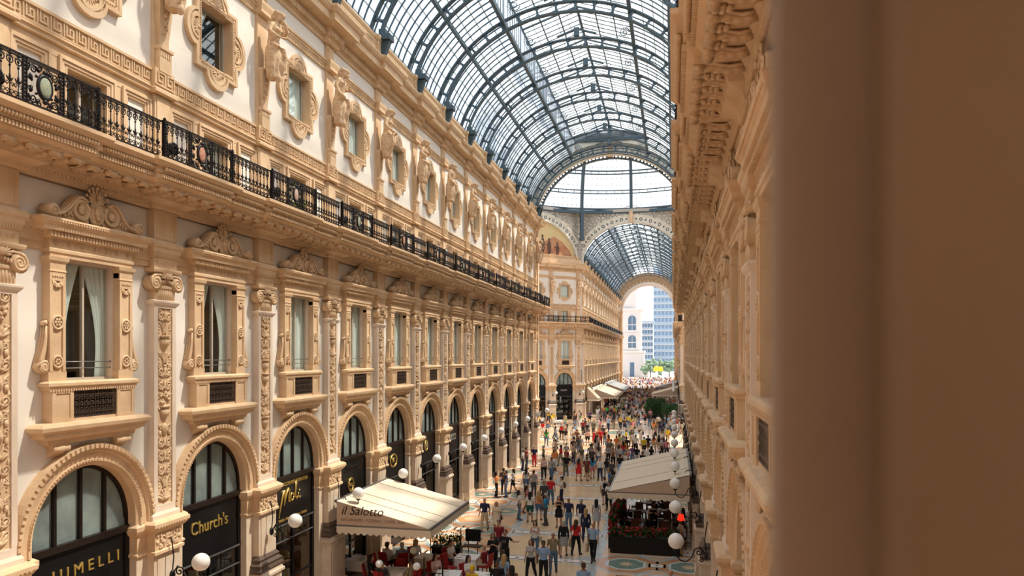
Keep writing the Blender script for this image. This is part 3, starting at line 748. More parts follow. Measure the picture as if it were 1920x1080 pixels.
def transom():        # dark frame and mullions of the arched light
    b = B().use(DFRAME); y = -.20
    b.arcm(0, AZ, [(AR - .10, y + .05), (AR + .03, y + .05), (AR + .03, y - .05), (AR - .10, y - .05), (AR - .10, y + .05)], n=24)
    for x in (-.72, -.02, .68):
        z1 = AZ + math.sqrt(max(0, (AR - .05) ** 2 - x * x)); b.box(x - .035, x + .035, y - .05, y + .06, 4.9, z1)
    b.box(-AR - .02, AR + .02, y - .06, y + .10, 4.78, 4.92)
    for sx in (-1, 1): b.box(sx * AR - .06, sx * AR + .06, y - .05, y + .05, 4.9, AZ + .02)
    return b
def shop_frame(kind=0):
    b = B().use(DFRAME if kind else BLACK); y = -.18
    for sx in (-1, 1): b.box(sx * (AR - .06) - .08, sx * (AR - .06) + .08, y - .06, y + .05, 0, 4.8)
    b.box(-AR, AR, y - .06, y + .06, 3.22, 3.32); b.box(-AR, AR, y - .06, y + .05, 0, .45)
    b.use(GREYM); b.box(-AR, AR, y + .04, y + .08, 3.26, 3.30); b.box(-AR, AR, y + .03, y + .06, 2.72, 2.75)
    b.use(BLACK); b.box(-.04, .04, y - .05, y + .04, .45, 3.2); b.box(-AR, AR, y - .04, y + .03, 1.35, 1.40)
    return b
def fan_glass(m):
    b = B().use(m); y = -.22; n = 20
    vs = [(AR * math.cos(PI * i / n), y, AZ + AR * math.sin(PI * i / n)) for i in range(n + 1)] + [(-AR, y, 4.9), (AR, y, 4.9)]
    b.add(vs, [tuple(range(n + 3))]); return b
def interior(m1, warm=False):
    """a shallow room behind the shop front: back wall, shelves with goods"""
    b = B().use(m1); y = -2.2
    b.box(-AR, AR, y - .05, y, 0, 6.6); b.box(-AR - .05, -AR, y, -.3, 0, 6.6); b.box(AR, AR + .05, y, -.3, 0, 6.6); b.box(-AR, AR, y, -.3, 4.86, 4.9); b.box(-AR, AR, y, -.3, -.02, .02)
    r = random.Random(9 if warm else 4)
    for k in range(3):
        b.use(WOOD); b.box(-1.3, 1.3, -1.3, -.8, .9 + k * .7, .94 + k * .7)
        for i in range(12):
            b.use([WOOD, GOLD, REDC, CREAM, GREYM][r.randrange(5)] if warm else [GREYM, CREAM, WHITE, DSTONE][r.randrange(4)])
            x = -1.2 + i * .2; h = r.uniform(.12, .4); b.box(x, x + r.uniform(.08, .15), -1.2, -.95, .94 + k * .7, .94 + k * .7 + h)
    return b
def baluster():
    b = B().use(IRON); b.tube([(0, 0, .05), (0, 0, .84)], .010, 5)
    b.torus((0, 0, .70), .065, .014, 10, 4); b.ell((0, 0, .70), (.03, .018, .045), 6, 4); b.ell((0, 0, .59), (.022, .022, .03), 6, 4)
    for sx in (-1, 1):
        b.spiral((sx * .05, 0, .76), .045, .012, 1.1, .011, PI / 2, sx, 8); b.spiral((sx * .05, 0, .13), .055, .012, 1.3, .014, -PI / 2, -sx, 9)
        b.spiral((sx * .045, 0, .27), .042, .01, 1.2, .012, -PI / 2, sx, 8); leaf(b, (sx * .01, 0, .3), .11, .04, sx * .6, dep=.014)
    leaf(b, (0, 0, .30), .16, .05, 0, dep=.018); return b
def rail_bars(x0, x1):
    b = B().use(IRON)
    b.box(x0, x1, -.03, .03, .84, .875); b.box(x0, x1, -.018, .018, .80, .815); b.box(x0, x1, -.018, .018, .04, .06)
    return b
def rail_post():
    b = B().use(IRON); b.box(-.03, .03, -.03, .03, 0, .88); b.ell((0, 0, .90), .035, 6, 4)
    for k in range(11): b.ell((0, .03, .08 + k * .07), (.022, .02, .03), 5, 3)
    return b
def medallion_panel():
    b = B().use(IRON); W = .46
    b.box(-W, W, -.03, .03, .84, .875); b.box(-W, W, -.018, .018, .80, .815); b.box(-W, W, -.02, .02, .03, .06)
    for sx in (-1, 1):
        for xx in (.38, .45): b.box(sx * xx - .010, sx * xx + .010, -.02, .02, .04, .84)
        for k in range(11): b.ell((sx * .415, 0, .08 + k * .07), (.024, .024, .03), 5, 4)
        for sz in (-1, 1):
            z = .43
            b.spiral((sx * .24, 0, z + sz * .27), .085, .015, 1.6, .022, 0, sx * sz, 15); b.spiral((sx * .30, 0, z + sz * .12), .065, .012, 1.4, .02, 0, -sx * sz, 12)
            b.spiral((sx * .10, 0, z + sz * .33), .06, .012, 1.3, .02, PI / 2, sx * sz, 11)
            leaf(b, (sx * .10, 0, z + sz * .24), .14, .07, (0 if sz > 0 else PI) + sx * sz * .7, dep=.03); leaf(b, (sx * .26, 0, z + sz * .03), .16, .07, (0 if sz > 0 else PI) + sx * sz * .3, dep=.03)
            leaf(b, (sx * .34, 0, z + sz * .20), .14, .06, sx * .3 + (0 if sz > 0 else PI), dep=.03); b.ell((sx * .35, 0, z + sz * .34), .035, 5, 4); b.ell((sx * .17, 0, z + sz * .16), .03, 5, 4)
    b.torus((0, .02, .43), .15, .035, 20, 6, 1, 1.4)
    for sz in (-1, 1): b.ell((0, .03, .43 + sz * .27), (.06, .04, .05), 7, 5)
    return b
def medallion(col):
    b = B().use(col); b.ell((0, .03, .44), (.14, .035, .20), 16, 8); return b
def wall_lamp():      # bracket scrolls, arm and collar; z=0 at the bracket foot on the pier
    b = B().use(IRON)
    b.ell((0, .05, 0), (.09, .06, .13), 8, 6); b.tube([(0, .05, .1), (0, .09, .45), (0, .05, .75), (0, .02, .95)], .016, 5)
    def yz(pts, r): b.tube([(0, y, z) for y, z in pts], r, 5)
    sp = [(.25 + .13 * (1 - q) * math.cos(q * 10), .10 + .13 * (1 - q) * math.sin(q * 10)) for q in [i / 18 for i in range(17)]]
    yz(sp, .02); yz([(.38, .10), (.45, -.08), (.58, -.18), (.74, -.16), (.84, -.04), (.86, .06)], .018)
    sp2 = [(.17 + .07 * (1 - q) * math.cos(-q * 9), -.10 - .07 * (1 - q) * math.sin(q * 9)) for q in [i / 12 for i in range(11)]]
    yz(sp2, .016); yz([(.04, .0), (.2, .24), (.36, .16)], .018)
    b.lathe((0, .86, .04), [(.015, 0), (.02, .05), (.07, .08), (.08, .12), (0, .13)], 10); return b
MEDC = [mat('green_enamel', (.20, .32, .24), .4, noise=.6, nscale=14, col2=(.45, .42, .30)), mat('red_enamel', (.52, .12, .07), .4, noise=.6, nscale=14, col2=(.55, .40, .28)), mat('pink_enamel', (.60, .30, .22), .4, noise=.6, nscale=14, col2=(.5, .48, .4))]
FRAMES = {}
# lamp globe mesh
def globe(): return B().use(GLOBE).ell((0, .86, .37), .22, 20, 14)

PIER_P = 1.14; BAY_P = 1.03
def facade(side, name, origin, rz, piers, detail, first=0, shops=None, lampname='', curtains=True, rails=True, word=''):
    """piers: list of local x of the piers; bays between consecutive piers"""
    root = empty(name, origin, rz, kind='structure', label=word, cat='wall')
    P = lambda n, me, x, **k: add(n, me, root, (x, 0, 0), **k)
    for i, x in enumerate(piers):
        if detail < 2:
            b = M_('pierlod', lambda: pier_lod().mesh('pier')); P('pier', b, x)
        else:
            P('pier', sq(ground_pier, .80), x); P('impost', sq(impost, .80), x); pl = P('pilaster', sq(pilaster, .62), x)
            rl = add('carved_relief', sq(relief, .62, 20 + (i * 5) % 4), pl); rl = add('ionic_capital', sq(capital, .68), pl)
            P('frieze_block', sq(frieze_block, .66), x); P('upper_pilaster', bb(upper_pilaster), x)
            P('balcony_slab', bb(balcony_slab, PIER_P, -1.33, 1.33), x); P('attic_pier', bb(attic_pier), x)
            P('greek_key_block', bb(key_block), x); P('cornice_break', bb(cornice_break), x); P('carved_block', bb(console_block), x)
            for k in range(5): P('console', bb(console, PIER_P), x + (k - 2) * .52)
            for k in range(4): P('rosette', bb(coffer), x + (k - 1.5) * .52)
    for i in range(len(piers) - 1):
        x = (piers[i] + piers[i + 1]) / 2
        if detail < 2:
            P('facade_bay', M_('baylod', lambda: bay_lod().mesh('facade_bay')), x); continue
        for f, n in ((wall_panel, 'wall_panel'), (arch_surround, 'arch_surround'),
                     (architrave, 'string_course'), (console_top, 'carved_band'), (little_windows, 'panel_frame'), (key_band, 'greek_key_band'), (baroque_frame, 'baroque_frame'),
                     (upper_band, 'upper_band'), (main_cornice, 'cornice'), (attic, 'attic_wall')):
            P(n, bb(f), x)
        ws = P('window_surround', sq(window_surround, .60), x); add('pediment', sq(pediment, .66), ws); add('window_grille', sq(grille, .60), ws)
        w0 = (S - 2.66) / 2
        P('balcony_slab', bb(balcony_slab, BAY_P, -w0 - .01, w0 + .01), x)
        for k in range(4): P('console', bb(console, BAY_P), x + (k - 1.5) * .50)
        for k in range(3): P('rosette', bb(coffer), x + (k - 1) * .50)
    return root
def place(root, me_name, me, x, y=0, z=0, parent=None, rz=0):
    """a top-level thing standing at local (x,y,z) of a facade"""
    o = add(me_name, me, None); put(o, root, x, y, z, rz); return o
def put(o, root, x, y=0, z=0, rz=0):
    M = Matrix.Rotation(root.rotation_euler[2], 3, 'Z'); o.location = root.location + M @ Vector((x, y, z)); o.rotation_euler = (0, 0, root.rotation_euler[2] + rz)
def joined(fs):
    b = B()
    for f in fs: b.join(f() if callable(f) else f)
    return b
def bay_lod():
    b = joined([wall_panel, arch_surround_lod, key_lod, architrave_lod])
    b.use(TAN)
    for sx in (-1, 1):
        b.box(sx * .88 - .21, sx * .88 + .21, 0, .3, 8.46, 11.0); b.box(sx * .88 - .24, sx * .88 + .24, 0, .42, 7.55, 8.46)
    b.mould(-1.17, 1.17, [(.30, 7.14), (.6, 7.3), (.7, 7.5), (.44, 7.6)]); b.box(-.64, .64, 0, .12, 7.6, 8.3); b.box(-1.2, 1.2, 0, .48, 8.3, 8.45)
    b.use(IRON); b.box(-.6, .6, .12, .4, 7.67, 8.25)
    b.use(TAN); b.box(-1.16, 1.16, 0, .34, 11.04, 11.46); b.mould(-1.16, 1.16, [(.34, 11.42), (.58, 11.6), (.66, 11.8), (.3, 11.84)])
    b.prism([(-1.15, 11.84), (1.15, 11.84), (.6, 12.3), (.2, 12.6), (-.2, 12.6), (-.6, 12.3)], 0, .4)
    b.join(balcony_lod(BAY_P, -H2, H2)); b.join(little_windows()); b.join(frame_lod())
    b.use(TAN); b.mould(-H2 + .25, H2 - .25, [(.02, 19.62), (.14, 19.93), (.02, 20.04)], ret=False)
    b.mould(-H2, H2, [(.02, 20.62), (.14, 20.9), (.62, 21.12), (.64, 21.36), (.8, 21.52), (.0, 21.66)], ret=False)
    b.join(attic())
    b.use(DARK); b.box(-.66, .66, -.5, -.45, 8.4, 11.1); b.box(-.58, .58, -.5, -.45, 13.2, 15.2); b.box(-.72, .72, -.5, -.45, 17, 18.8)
    b.use(CURT); b.box(-.6, .6, -.4, -.38, 8.5, 11.0); b.box(-.5, .5, -.4, -.38, 13.3, 15.1); b.box(-.66, .66, -.4, -.38, 17.2, 18.7)
    b.join(transom()); b.join(fan_glass(FROST)); b.join(shop_frame(0)); b.use(BLACK); b.box(-AR, AR, -.24, -.16, 3.3, 4.8)
    b.use(WARMIN); b.box(-AR, AR, -.9, -.85, 0, 6.6)
    b.use(IRON)
    for i in range(16): x = -H2 + (i + .5) * S / 16; b.box(x - .015, x + .015, BAY_P, BAY_P + .03, 13.58, 14.45)
    b.box(-H2, H2, BAY_P, BAY_P + .04, 14.42, 14.46); b.box(-H2, H2, BAY_P, BAY_P + .04, 13.60, 13.72)
    return b
def arch_surround_lod():
    b = B().use(TAN); b.arcm(0, AZ, [(AR - .02, -.5), (AR - .02, .06), (AR + .13, .12), (AR + .28, .12), (AR + .36, .20), (AR + .46, .21), (AR + .47, 0)], n=16); return b
def key_lod():
    b = B().use(TAN); b.mould(-H2, H2, [(.03, 15.50), (.16, 15.63), (.06, 15.7), (.06, 16.08), (.11, 16.12)], ret=False); return b
def architrave_lod():
    b = B().use(TAN); b.mould(-H2, H2, [(.03, 11.17), (.12, 11.54), (.18, 11.7), (.05, 11.8)], ret=False); b.mould(-H2, H2, [(.0, 12.6), (.4, 12.96)], ret=False); return b
def balcony_lod(p, x0, x1):
    b = B().use(TAN); b.box(x0, x1, 0, p - .1, 12.97, 13.42); b.mould(x0, x1, [(p - .14, 13.02), (p, 13.2), (p + .06, 13.3), (p + .2, 13.46), (p + .2, 13.54), (p - .1, 13.58)], ret=False)
    b.use(TAN2)
    for k in range(5): x = x0 + (k + .5) * (x1 - x0) / 5; b.box(x - .12, x + .12, .3, p - .1, 12.8, 12.98)
    return b
def frame_lod():
    b = B().use(TAN); o = outline(1, 0)
    sq = []
    for x, z in o: s_ = max(abs(x) / .73, abs(z) / .83, 1e-6); sq.append((x / s_, z / s_))
    ring(b, o, sq, 0, .08, 17.93); return b
def pier_lod():
    b = joined([ground_pier])
    b.use(TAN); w_ = H2 - AR; b.box(-w_, w_, -.6, .12, 4.1, 4.9); b.box(-.5, .5, 0, .4, 4.1, 4.6); b.mould(-.5, .5, [(.38, 4.62), (.54, 4.8), (.46, 4.92)])
    b.join(pilaster()); b.use(TAN2)
    for k in range(14): b.ell((.06 * (-1) ** k, .3, 5.5 + k * .33), (.16, .05, .14), 6, 4)
    b.use(TAN); b.box(-.36, .36, 0, .30, 10.36, 11.06)
    for sx in (-1, 1): b.lathe((sx * .40, .02, 10.80), [(0, 0), (.2, .02), (.2, .36), (0, .38)], 8, 'y')
    b.box(-.42, .42, 0, .32, 11.06, 12.72); b.mould(-.42, .42, [(.32, 11.42), (.48, 11.78), (.32, 11.86)]); b.join(balcony_lod(PIER_P, -1.2, 1.2)); b.join(upper_pilaster()); b.join(attic_pier())
    b.use(TAN); b.mould(-.45, .45, [(.20, 20.62), (.32, 20.9), (.80, 21.13), (.82, 21.36), (.98, 21.54), (.2, 21.68)])
    b.use(TAN2); b.ell((0, .3, 18.3), (.22, .2, .62), 8, 6); b.ell((0, .36, 19.1), (.22, .17, .36), 8, 6); b.ell((0, .48, 19.55), (.11, .12, .15), 8, 6)
    b.use(IRON); b.box(-.35, .35, PIER_P, PIER_P + .04, 13.6, 14.46)
    return b
# ---- the four long walls
K0 = -5
def yk(k): return D0 + S * k
nearp = [yk(k) for k in range(K0, 12)]
cur_tie = M_('ct', lambda: curtain_mesh(-.70, -.02, 8.46, 11.0, 1)); cur_tie2 = M_('ct2', lambda: curtain_mesh(.02, .70, 8.46, 11.0, -1))
cur_full = M_('cf', lambda: curtain_mesh(-.7, .7, 8.46, 11.0, 0)); cur_small = M_('cs', lambda: curtain_mesh(-.52, .52, 13.3, 15.18, 0, -.27)); cur_up = M_('cu', lambda: curtain_mesh(-.05, .66, 17.1, 18.75, -1, -.27)); cur_up2 = M_('cu2', lambda: curtain_mesh(-.66, .66, 17.1, 18.75, 0, -.27))
stat = [M_('st%d' % i, lambda i=i: statue(i)) for i in range(3)]
for s_ in stat: s_.materials.clear(); s_.materials.append(TAN2)
wn = [0]
def new_window(root, x, kind, where, k):
    wn[0] += 1; nm = 'window_%d' % wn[0]
    o = empty(nm, kind='structure', label=where, cat='window'); put(o, root, x)
    A = lambda n, me: add(n, me, o)
    if kind == 'tall':
        A('window_frame', M_('f1', lambda: frame_mesh(.73, 8.46, 11.02, WFRAME, 1, -.11)))
        A('pane', M_('p1', lambda: pane_mesh(.71, 8.46, 11.0, -.11))); A('safety_rail', bb(window_bar))
        if k < 1 and k > -3: A('curtain', cur_tie); A('curtain', cur_tie2)
        else: A('curtain', cur_full)
        A('dark_room', M_('d1', lambda: room(.76, 8.4, 11.1)))
    elif kind == 'small':
        A('window_frame', M_('f2', lambda: frame_mesh(.56, 13.3, 15.16, WFRAME, 1, -.20))); A('pane', M_('p2', lambda: pane_mesh(.55, 13.3, 15.15, -.20)))
        if k != -1: A('curtain', cur_small)
        A('dark_room', M_('d2', lambda: room(.58, 13.2, 15.2)))
    else:
        A('window_frame', M_('f3', lambda: frame_mesh(.71, 17.1, 18.74, WFRAME, 0, -.20))); A('pane', M_('p3', lambda: pane_mesh(.70, 17.1, 18.74, -.20)))
        A('curtain', cur_up if k in (0, -1) else cur_up2); A('dark_room', M_('d3', lambda: room(.74, 17.0, 18.8)))
    return o
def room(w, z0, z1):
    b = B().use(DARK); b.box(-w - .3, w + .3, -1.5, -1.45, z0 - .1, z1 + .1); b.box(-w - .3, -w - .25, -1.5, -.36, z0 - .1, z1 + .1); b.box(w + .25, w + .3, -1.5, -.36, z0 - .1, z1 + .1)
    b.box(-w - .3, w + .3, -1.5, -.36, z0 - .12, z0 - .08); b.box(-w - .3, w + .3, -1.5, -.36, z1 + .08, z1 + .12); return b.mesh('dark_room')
left = facade('L', 'wall_left', (-HW, 0, 0), -PI / 2, [-y for y in nearp], 2, word='long left palace wall of sandstone and pale plaster lining the arcade')
right = facade('R', 'wall_right', (HW, 0, 0), PI / 2, nearp, 2, word='shaded right palace wall of sandstone close beside the viewer')
farp = [103.9 + S * i for i in range(N2 + 1)]
fl = facade('FL', 'wall_far_left', (-HW, 0, 0), -PI / 2, [-y for y in farp], 1, word='distant left palace wall beyond the domed crossing')
fr = facade('FR', 'wall_far_right', (HW, 0, 0), PI / 2, farp, 1, word='distant right palace wall beyond the domed crossing')
# octagon corner walls (45 degrees), three bays each
LD = 14.5
def diag(name, sx, sy, word, det):
    mid = Vector((sx * OR * math.cos(PI / 4), OC + sy * OR * math.sin(PI / 4), 0)); out = Vector((-sx, -sy, 0)).normalized()
    rz = math.atan2(out.y, out.x) - PI / 2
    return facade(name, name, mid, rz, [-S * 1.5 + S * i for i in range(4)], det, word=word)
dl = diag('wall_corner_left', -1, 1, 'slanted corner wall of the domed crossing with two black shop arches', 2)
dr = diag('wall_corner_right', 1, 1, 'slanted corner wall on the far right of the domed crossing', 1)
d3 = diag('wall_corner_near_left', -1, -1, 'slanted corner wall on the near left of the domed crossing', 1)
d4 = diag('wall_corner_near_right', 1, -1, 'slanted corner wall on the near right of the domed crossing', 1)
# end strips that close each wall run
for nm, root, xs in (('trim_1', left, -ARM1), ('trim_2', right, ARM1)):
    e = B().use(TAN); e.box(-.35 if xs > 0 else -.2, .2 if xs > 0 else .35, -.6, .3, 0, 21.4); o = place(root, nm, e.mesh('wall_end'), xs); tag(o, 'stone strip closing the end of the %s palace wall at the crossing' % ('left' if xs < 0 else 'right'), 'trim', kind='structure')

def furnish(root, side, signs, xs, ks, fullrail):
    sgn = -1 if side in 'L' else 1
    for x, k in zip(xs, ks):
        nth = ORD[k - ks[0] + 1]; wd = {'L': 'left facade', 'R': 'right facade', 'D': 'slanted corner wall'}[side]
        new_window(root, x, 'tall', 'tall curtained window under a carved pediment, %s bay of the %s' % (nth, wd), k)
        new_window(root, x, 'small', 'low balcony-level window, %s bay of the %s' % (nth, wd), k)
        new_window(root, x, 'upper', 'window in a lobed baroque frame, %s bay of the %s' % (nth, wd), k)
        # shop front
        sg = signs.get(k)
        s_ = empty('shop_front'); put(s_, root, x)
        tag(s_, (sg[0] if sg else 'black shop front in the %s arch of the %s' % (nth, wd)), 'shop front', kind='thing', group='shop fronts under the arches')
        add('arched_frame', bb(transom), s_); add('door_frame', bb(shop_frame, 0), s_)
        add('sign_board', M_('sb', lambda: B().use(BLACK).box(-AR, AR, -.24, -.16, 3.3, 4.8).mesh('sign_board')), s_)
        add('arched_pane', bb(fan_glass, *[]) if False else M_('fg', lambda: fan_glass(FROST).mesh('arched_pane')), s_)
        add('display_pane', M_('dp', lambda: B().use(WGLASS).box(-AR + .08, AR - .08, -.19, -.18, .45, 3.22).mesh('display_pane')), s_)
        warm = k in (1,); add('shop_interior', M_('in%d' % warm, lambda: interior(WARMIN if warm else DARK, warm).mesh('shop_interior')), s_)
        if sg:
            for (txt, size, tx, tz, mt, shear, squash) in sg[1]:
                text_obj(txt, size, mt, s_, (tx, -.145, tz), (PI / 2, 0, PI), shear, .012, squash)
            for curve in sg[2:]:
                add('script_lettering', curve, s_)
def statues_and_rails(root, side, xs, ks, wd, fullrail):
    for x, k in zip(xs, ks):
        nth = ORD[k - ks[0] + 1]
        o = place(root, 'statue', stat[(k * 2 + (side == 'R')) % 3], x); o.scale = (1.22, 1.3, 1.0)
        tag(o, 'carved %s figure on the %s pilaster of the %s' % (('veiled female', 'bearded male', 'folded-arm')[(k * 2 + (side == 'R')) % 3], nth, wd), 'statue', group='carved figures of the upper storey')
        r = empty('balcony_railing'); put(r, root, x, 0, 13.56)
        tag(r, 'black wrought iron balcony railing with medallion, %s pier of the %s' % (nth, wd), 'railing', 'balcony railings above the first floor')
        r['group'] = 'balcony railings above the first floor'
        PY = PIER_P + .08; BY = BAY_P + .08
        mp = add('medallion_panel', bb(medallion_panel), r, (0, PY, 0)); mc = (k + 1) % 3
        add('medallion', M_('med%d' % mc, lambda: medallion(MEDC[mc]).mesh('medallion')), mp)
        for a, c in ((-1.33, -.46), (.46, 1.33)): add('rail', bb(rail_bars, a, c), r, (0, PY, 0))
        for sx in (-1, 1):
            add('post', bb(rail_post), r, (sx * 1.33, PY, 0))
        last = not any(abs(x + S - q) < .01 for q in xs) and side != 'L'
        if not last: add('rail', bb(rail_bars, 1.33, S - 1.33), r, (0, BY, 0))
        for sx in (-1, 1): add('rail_return', M_('rret', lambda: B().use(IRON).box(-.02, .02, BY, PY, .84, .875).box(-.015, .015, BY, PY, .04, .07).box(-.012, .012, (BY + PY) / 2 - .01, (BY + PY) / 2 + .01, .05, .86).mesh('rail_return')), r, (sx * 1.33, 0, 0))
        pos = [(-1.33 + (j + .5) * .174, PY) for j in range(5)] + [(.46 + (j + .5) * .174, PY) for j in range(5)] + ([] if last else [(1.33 + (j + .5) * (S - 2.66) / 11, BY) for j in range(11)])
        if fullrail:
            for (a, c) in pos: add('baluster', bb(baluster), r, (a, c, 0))
        else:
            def allb():
                b = B()
                for (a, c) in pos: b.join(baluster(), Matrix.Translation((a, c, 0)))
                return b.mesh('balusters')
            add('balusters', M_('allbal%d' % last, allb), r)['kind'] = 'stuff'
def script_noli():
    b = B().use(GOLD); y = -.14
    def st(pts, r=.028): b.tube([(-x, y, z + .12) for x, z in pts], r, 5)
    st([(-.95, 3.42), (-.86, 3.75), (-.72, 4.12), (-.62, 4.30), (-.55, 4.28), (-.58, 3.95), (-.62, 3.80)], [.02, .03, .04, .04, .035, .03, .02])
    st([(-.60, 3.85), (-.45, 4.18), (-.33, 4.34), (-.27, 4.28), (-.30, 4.0), (-.30, 3.88), (-.22, 3.86)], .034)
    st([(-.08 + .10 * math.cos(a), 4.0 + .13 * math.sin(a)) for a in [i * PI / 6 for i in range(13)]], .026)
    st([(.02, 3.98), (.16, 4.2), (.24, 4.44), (.18, 4.5), (.14, 4.3), (.15, 3.98), (.22, 3.88), (.32, 3.95)], .028)
    st([(.34, 4.08), (.36, 3.94), (.42, 3.88), (.52, 3.92)], .028); b.ell((-.42, y, 4.26), .035, 6, 4)
    return b.mesh('script_lettering')
def oval_sign():
    b = B().use(GOLD); b.torus((0, -.14, 4.05), .42, .025, 28, 5, 1, .72); b.torus((0, -.14, 4.05), .36, .012, 28, 4, 1, .70); return b.mesh('oval_emblem')
def round_emblem(z=3.72):
    b = B().use(GOLD); b.torus((0, -.14, z), .27, .02, 24, 5); b.torus((0, -.14, z), .20, .01, 20, 4)
    for sx in (-1, 1): b.spiral((sx * .08, -.14, z), .09, .02, 1.2, .015, 0, sx)
    return b.mesh('round_emblem')
WLET = mat('silver_lettering', (.62, .60, .55), .3, .6)
signs = {
 -1: ('black shop front with gold capital lettering in the nearest left arch', [('I U M E L L I', .36, -.20, 4.26, GOLD, 0, 1.05)]),
 0: ('black shop front with gold blackletter name below an arched light', [("Church's", .50, 0, 4.20, GOLD, 0, .95)]),
 1: ('black tobacco shop front with gold script sign and glowing display', [('TABACCHI PER FUMATORI', .17, 0, 4.62, GOLD, 0, 1), ('SIGARI - PIPE - ACCESSORI - REGALI', .12, 0, 3.42, GOLD, 0, 1)], script_noli()),
 2: ('black shop front above the cream awning with faint cursive sign', [('Salotto', .40, 0, 4.40, DFRAME, .4, 1)], round_emblem()),
 3: ('black shop front with gold oval emblem beyond the cream awning', [('VS', .32, 0, 4.05, GOLD, 0, 1)], oval_sign()),
 4: ('black shop front with crest emblem beside a display of pale bags', [('M', .5, 0, 4.2, WLET, .2, 1)], round_emblem(4.2)),
 5: ('brown shop front with silver capital sign, first of its brand row', [('GUCCI', .52, 0, 4.1, WLET, 0, 1)]),
 6: ('brown shop front with silver capital sign, second of its brand row', [('GUCCI', .52, 0, 4.1, WLET, 0, 1)]),
 7: ('brown shop front with silver capital sign, third of its brand row', [('GUCCI', .52, 0, 4.1, WLET, 0, 1)]),
}
kb = list(range(-2, 11))
furnish(left, 'L', signs, [-(yk(k) + H2) for k in kb], kb, True)
kr = list(range(-2, 11))
furnish(right, 'R', {}, [yk(k) + H2 for k in kr], kr, False)
kp = list(range(-2, 12))
statues_and_rails(left, 'L', [-yk(k) for k in kp], kp, 'left facade', True)
kp2 = list(range(-1, 12))
statues_and_rails(right, 'R', [yk(k) for k in kp2], kp2, 'right facade', False)
dsig = {0: ('black shop front in the left visible arch of the slanted corner wall', [('PRADA', .35, 0, 4.1, WLET, 0, 1)]), 1: ('black shop front in the middle arch of the slanted corner wall', [('PRADA', .35, 0, 4.1, WLET, 0, 1)]), 2: ('black shop front in the arch of the slanted corner wall nearest the far arcade', [('PRADA', .35, 0, 4.1, WLET, 0, 1)])}
furnish(dl, 'D', dsig, [S, 0, -S], [0, 1, 2], False)
statues_and_rails(dl, 'D', [1.5 * S, .5 * S, -.5 * S, -1.5 * S], [0, 1, 2, 3], 'slanted corner wall', False)
for k in range(-1, 12):
    o = empty('spotlight'); put(o, left, -yk(k) + .92, 1.0, 13.58); tag(o, 'black drum spotlight standing on the balcony behind the railing, %s pier of the left facade' % ORD[k + 2], 'spotlight', 'balcony spotlights')
    add('lamp_body', M_('spb', lambda: B().use(BLACK).lathe((0, -.12, .30), [(.05, 0), (.13, .03), (.15, .22), (.16, .28), (.12, .28), (0, .24)], 14, 'y').mesh('lamp_body')), o); add('stand', M_('sps', lambda: B().use(BLACK).box(-.02, .02, -.02, .02, 0, .2).box(-.12, .12, -.1, .1, 0, .025).mesh('stand')), o)
o = empty('potted_plant'); put(o, left, -21.9, .75, 13.58); tag(o, 'small yellow-green potted plant on the left balcony behind the railing', 'plant')
pb = B().use(mat('lime_leaf', (.30, .38, .05), .6)); rq = random.Random(3)
for i in range(26): leaf(pb, (rq.uniform(-.08, .08), rq.uniform(-.08, .08), .22), rq.uniform(.2, .42), .09, rq.uniform(-1.1, 1.1), dep=.05)
add('foliage', pb.mesh('foliage'), o); add('pot', B().use(DSTONE).lathe((0, 0, 0), [(.10, 0), (.14, .25), (.12, .25), (0, .22)], 12).mesh('pot'), o)
# ---- globe lamps on the piers
def lamps(root, xs, ks, wd):
    for x, k in zip(xs, ks):
        o = empty('wall_lamp'); put(o, root, x, .36, 3.48)
        tag(o, 'white globe lamp on a scrolled iron bracket, %s pier of the %s' % (ORD[k - ks[0] + 1], wd), 'lamp', 'globe lamps along the arcade')
        add('bracket', bb(wall_lamp), o); add('globe', bb(globe), o)
lamps(left, [-yk(k) for k in range(-1, 12)], list(range(-1, 12)), 'left facade')
lamps(right, [yk(k) for k in range(-1, 12)], list(range(-1, 12)), 'right facade')
lamps(dl, [1.5 * S, .5 * S, -.5 * S, -1.5 * S], [0, 1, 2, 3], 'slanted corner wall')
lamps(fl, [-y for y in farp[1:11]], list(range(10)), 'distant left facade')
lamps(fr, [y for y in farp[1:11]], list(range(10)), 'distant right facade')
# ------------------------------------------------------------ glass barrel vault
VA, VB, VZ = 7.3, 6.4, 21.5
T0 = math.acos(min(1, 7.14 / VA))
def vp(t, off=0.0):   # point on the vault cross section
    x, z = VA * math.cos(t), VB * math.sin(t); n = Vector((math.cos(t) / VA, math.sin(t) / VB)).normalized()
    return x + n.x * off, VZ + z + n.y * off
TL = math.acos(3.35 / VA)     # lantern starts here
def strip(b, t0, t1, off, wy, th, n, y0=0.0):     # curved flat bar following the vault
    vs = []
    for i in range(n + 1):
        t = t0 + (t1 - t0) * i / n
        for o in (off - th / 2, off + th / 2):
            x, z = vp(t, o); vs += [(x, y0 - wy / 2, z), (x, y0 + wy / 2, z)]
    fs = []
    for i in range(n):
        a = 4 * i; c = a + 4; fs += [(a, a + 1, c + 1, c), (a + 2, c + 2, c + 3, a + 3), (a, c, c + 2, a + 2), (a + 1, a + 3, c + 3, c + 1)]
    return b.add(vs, fs)
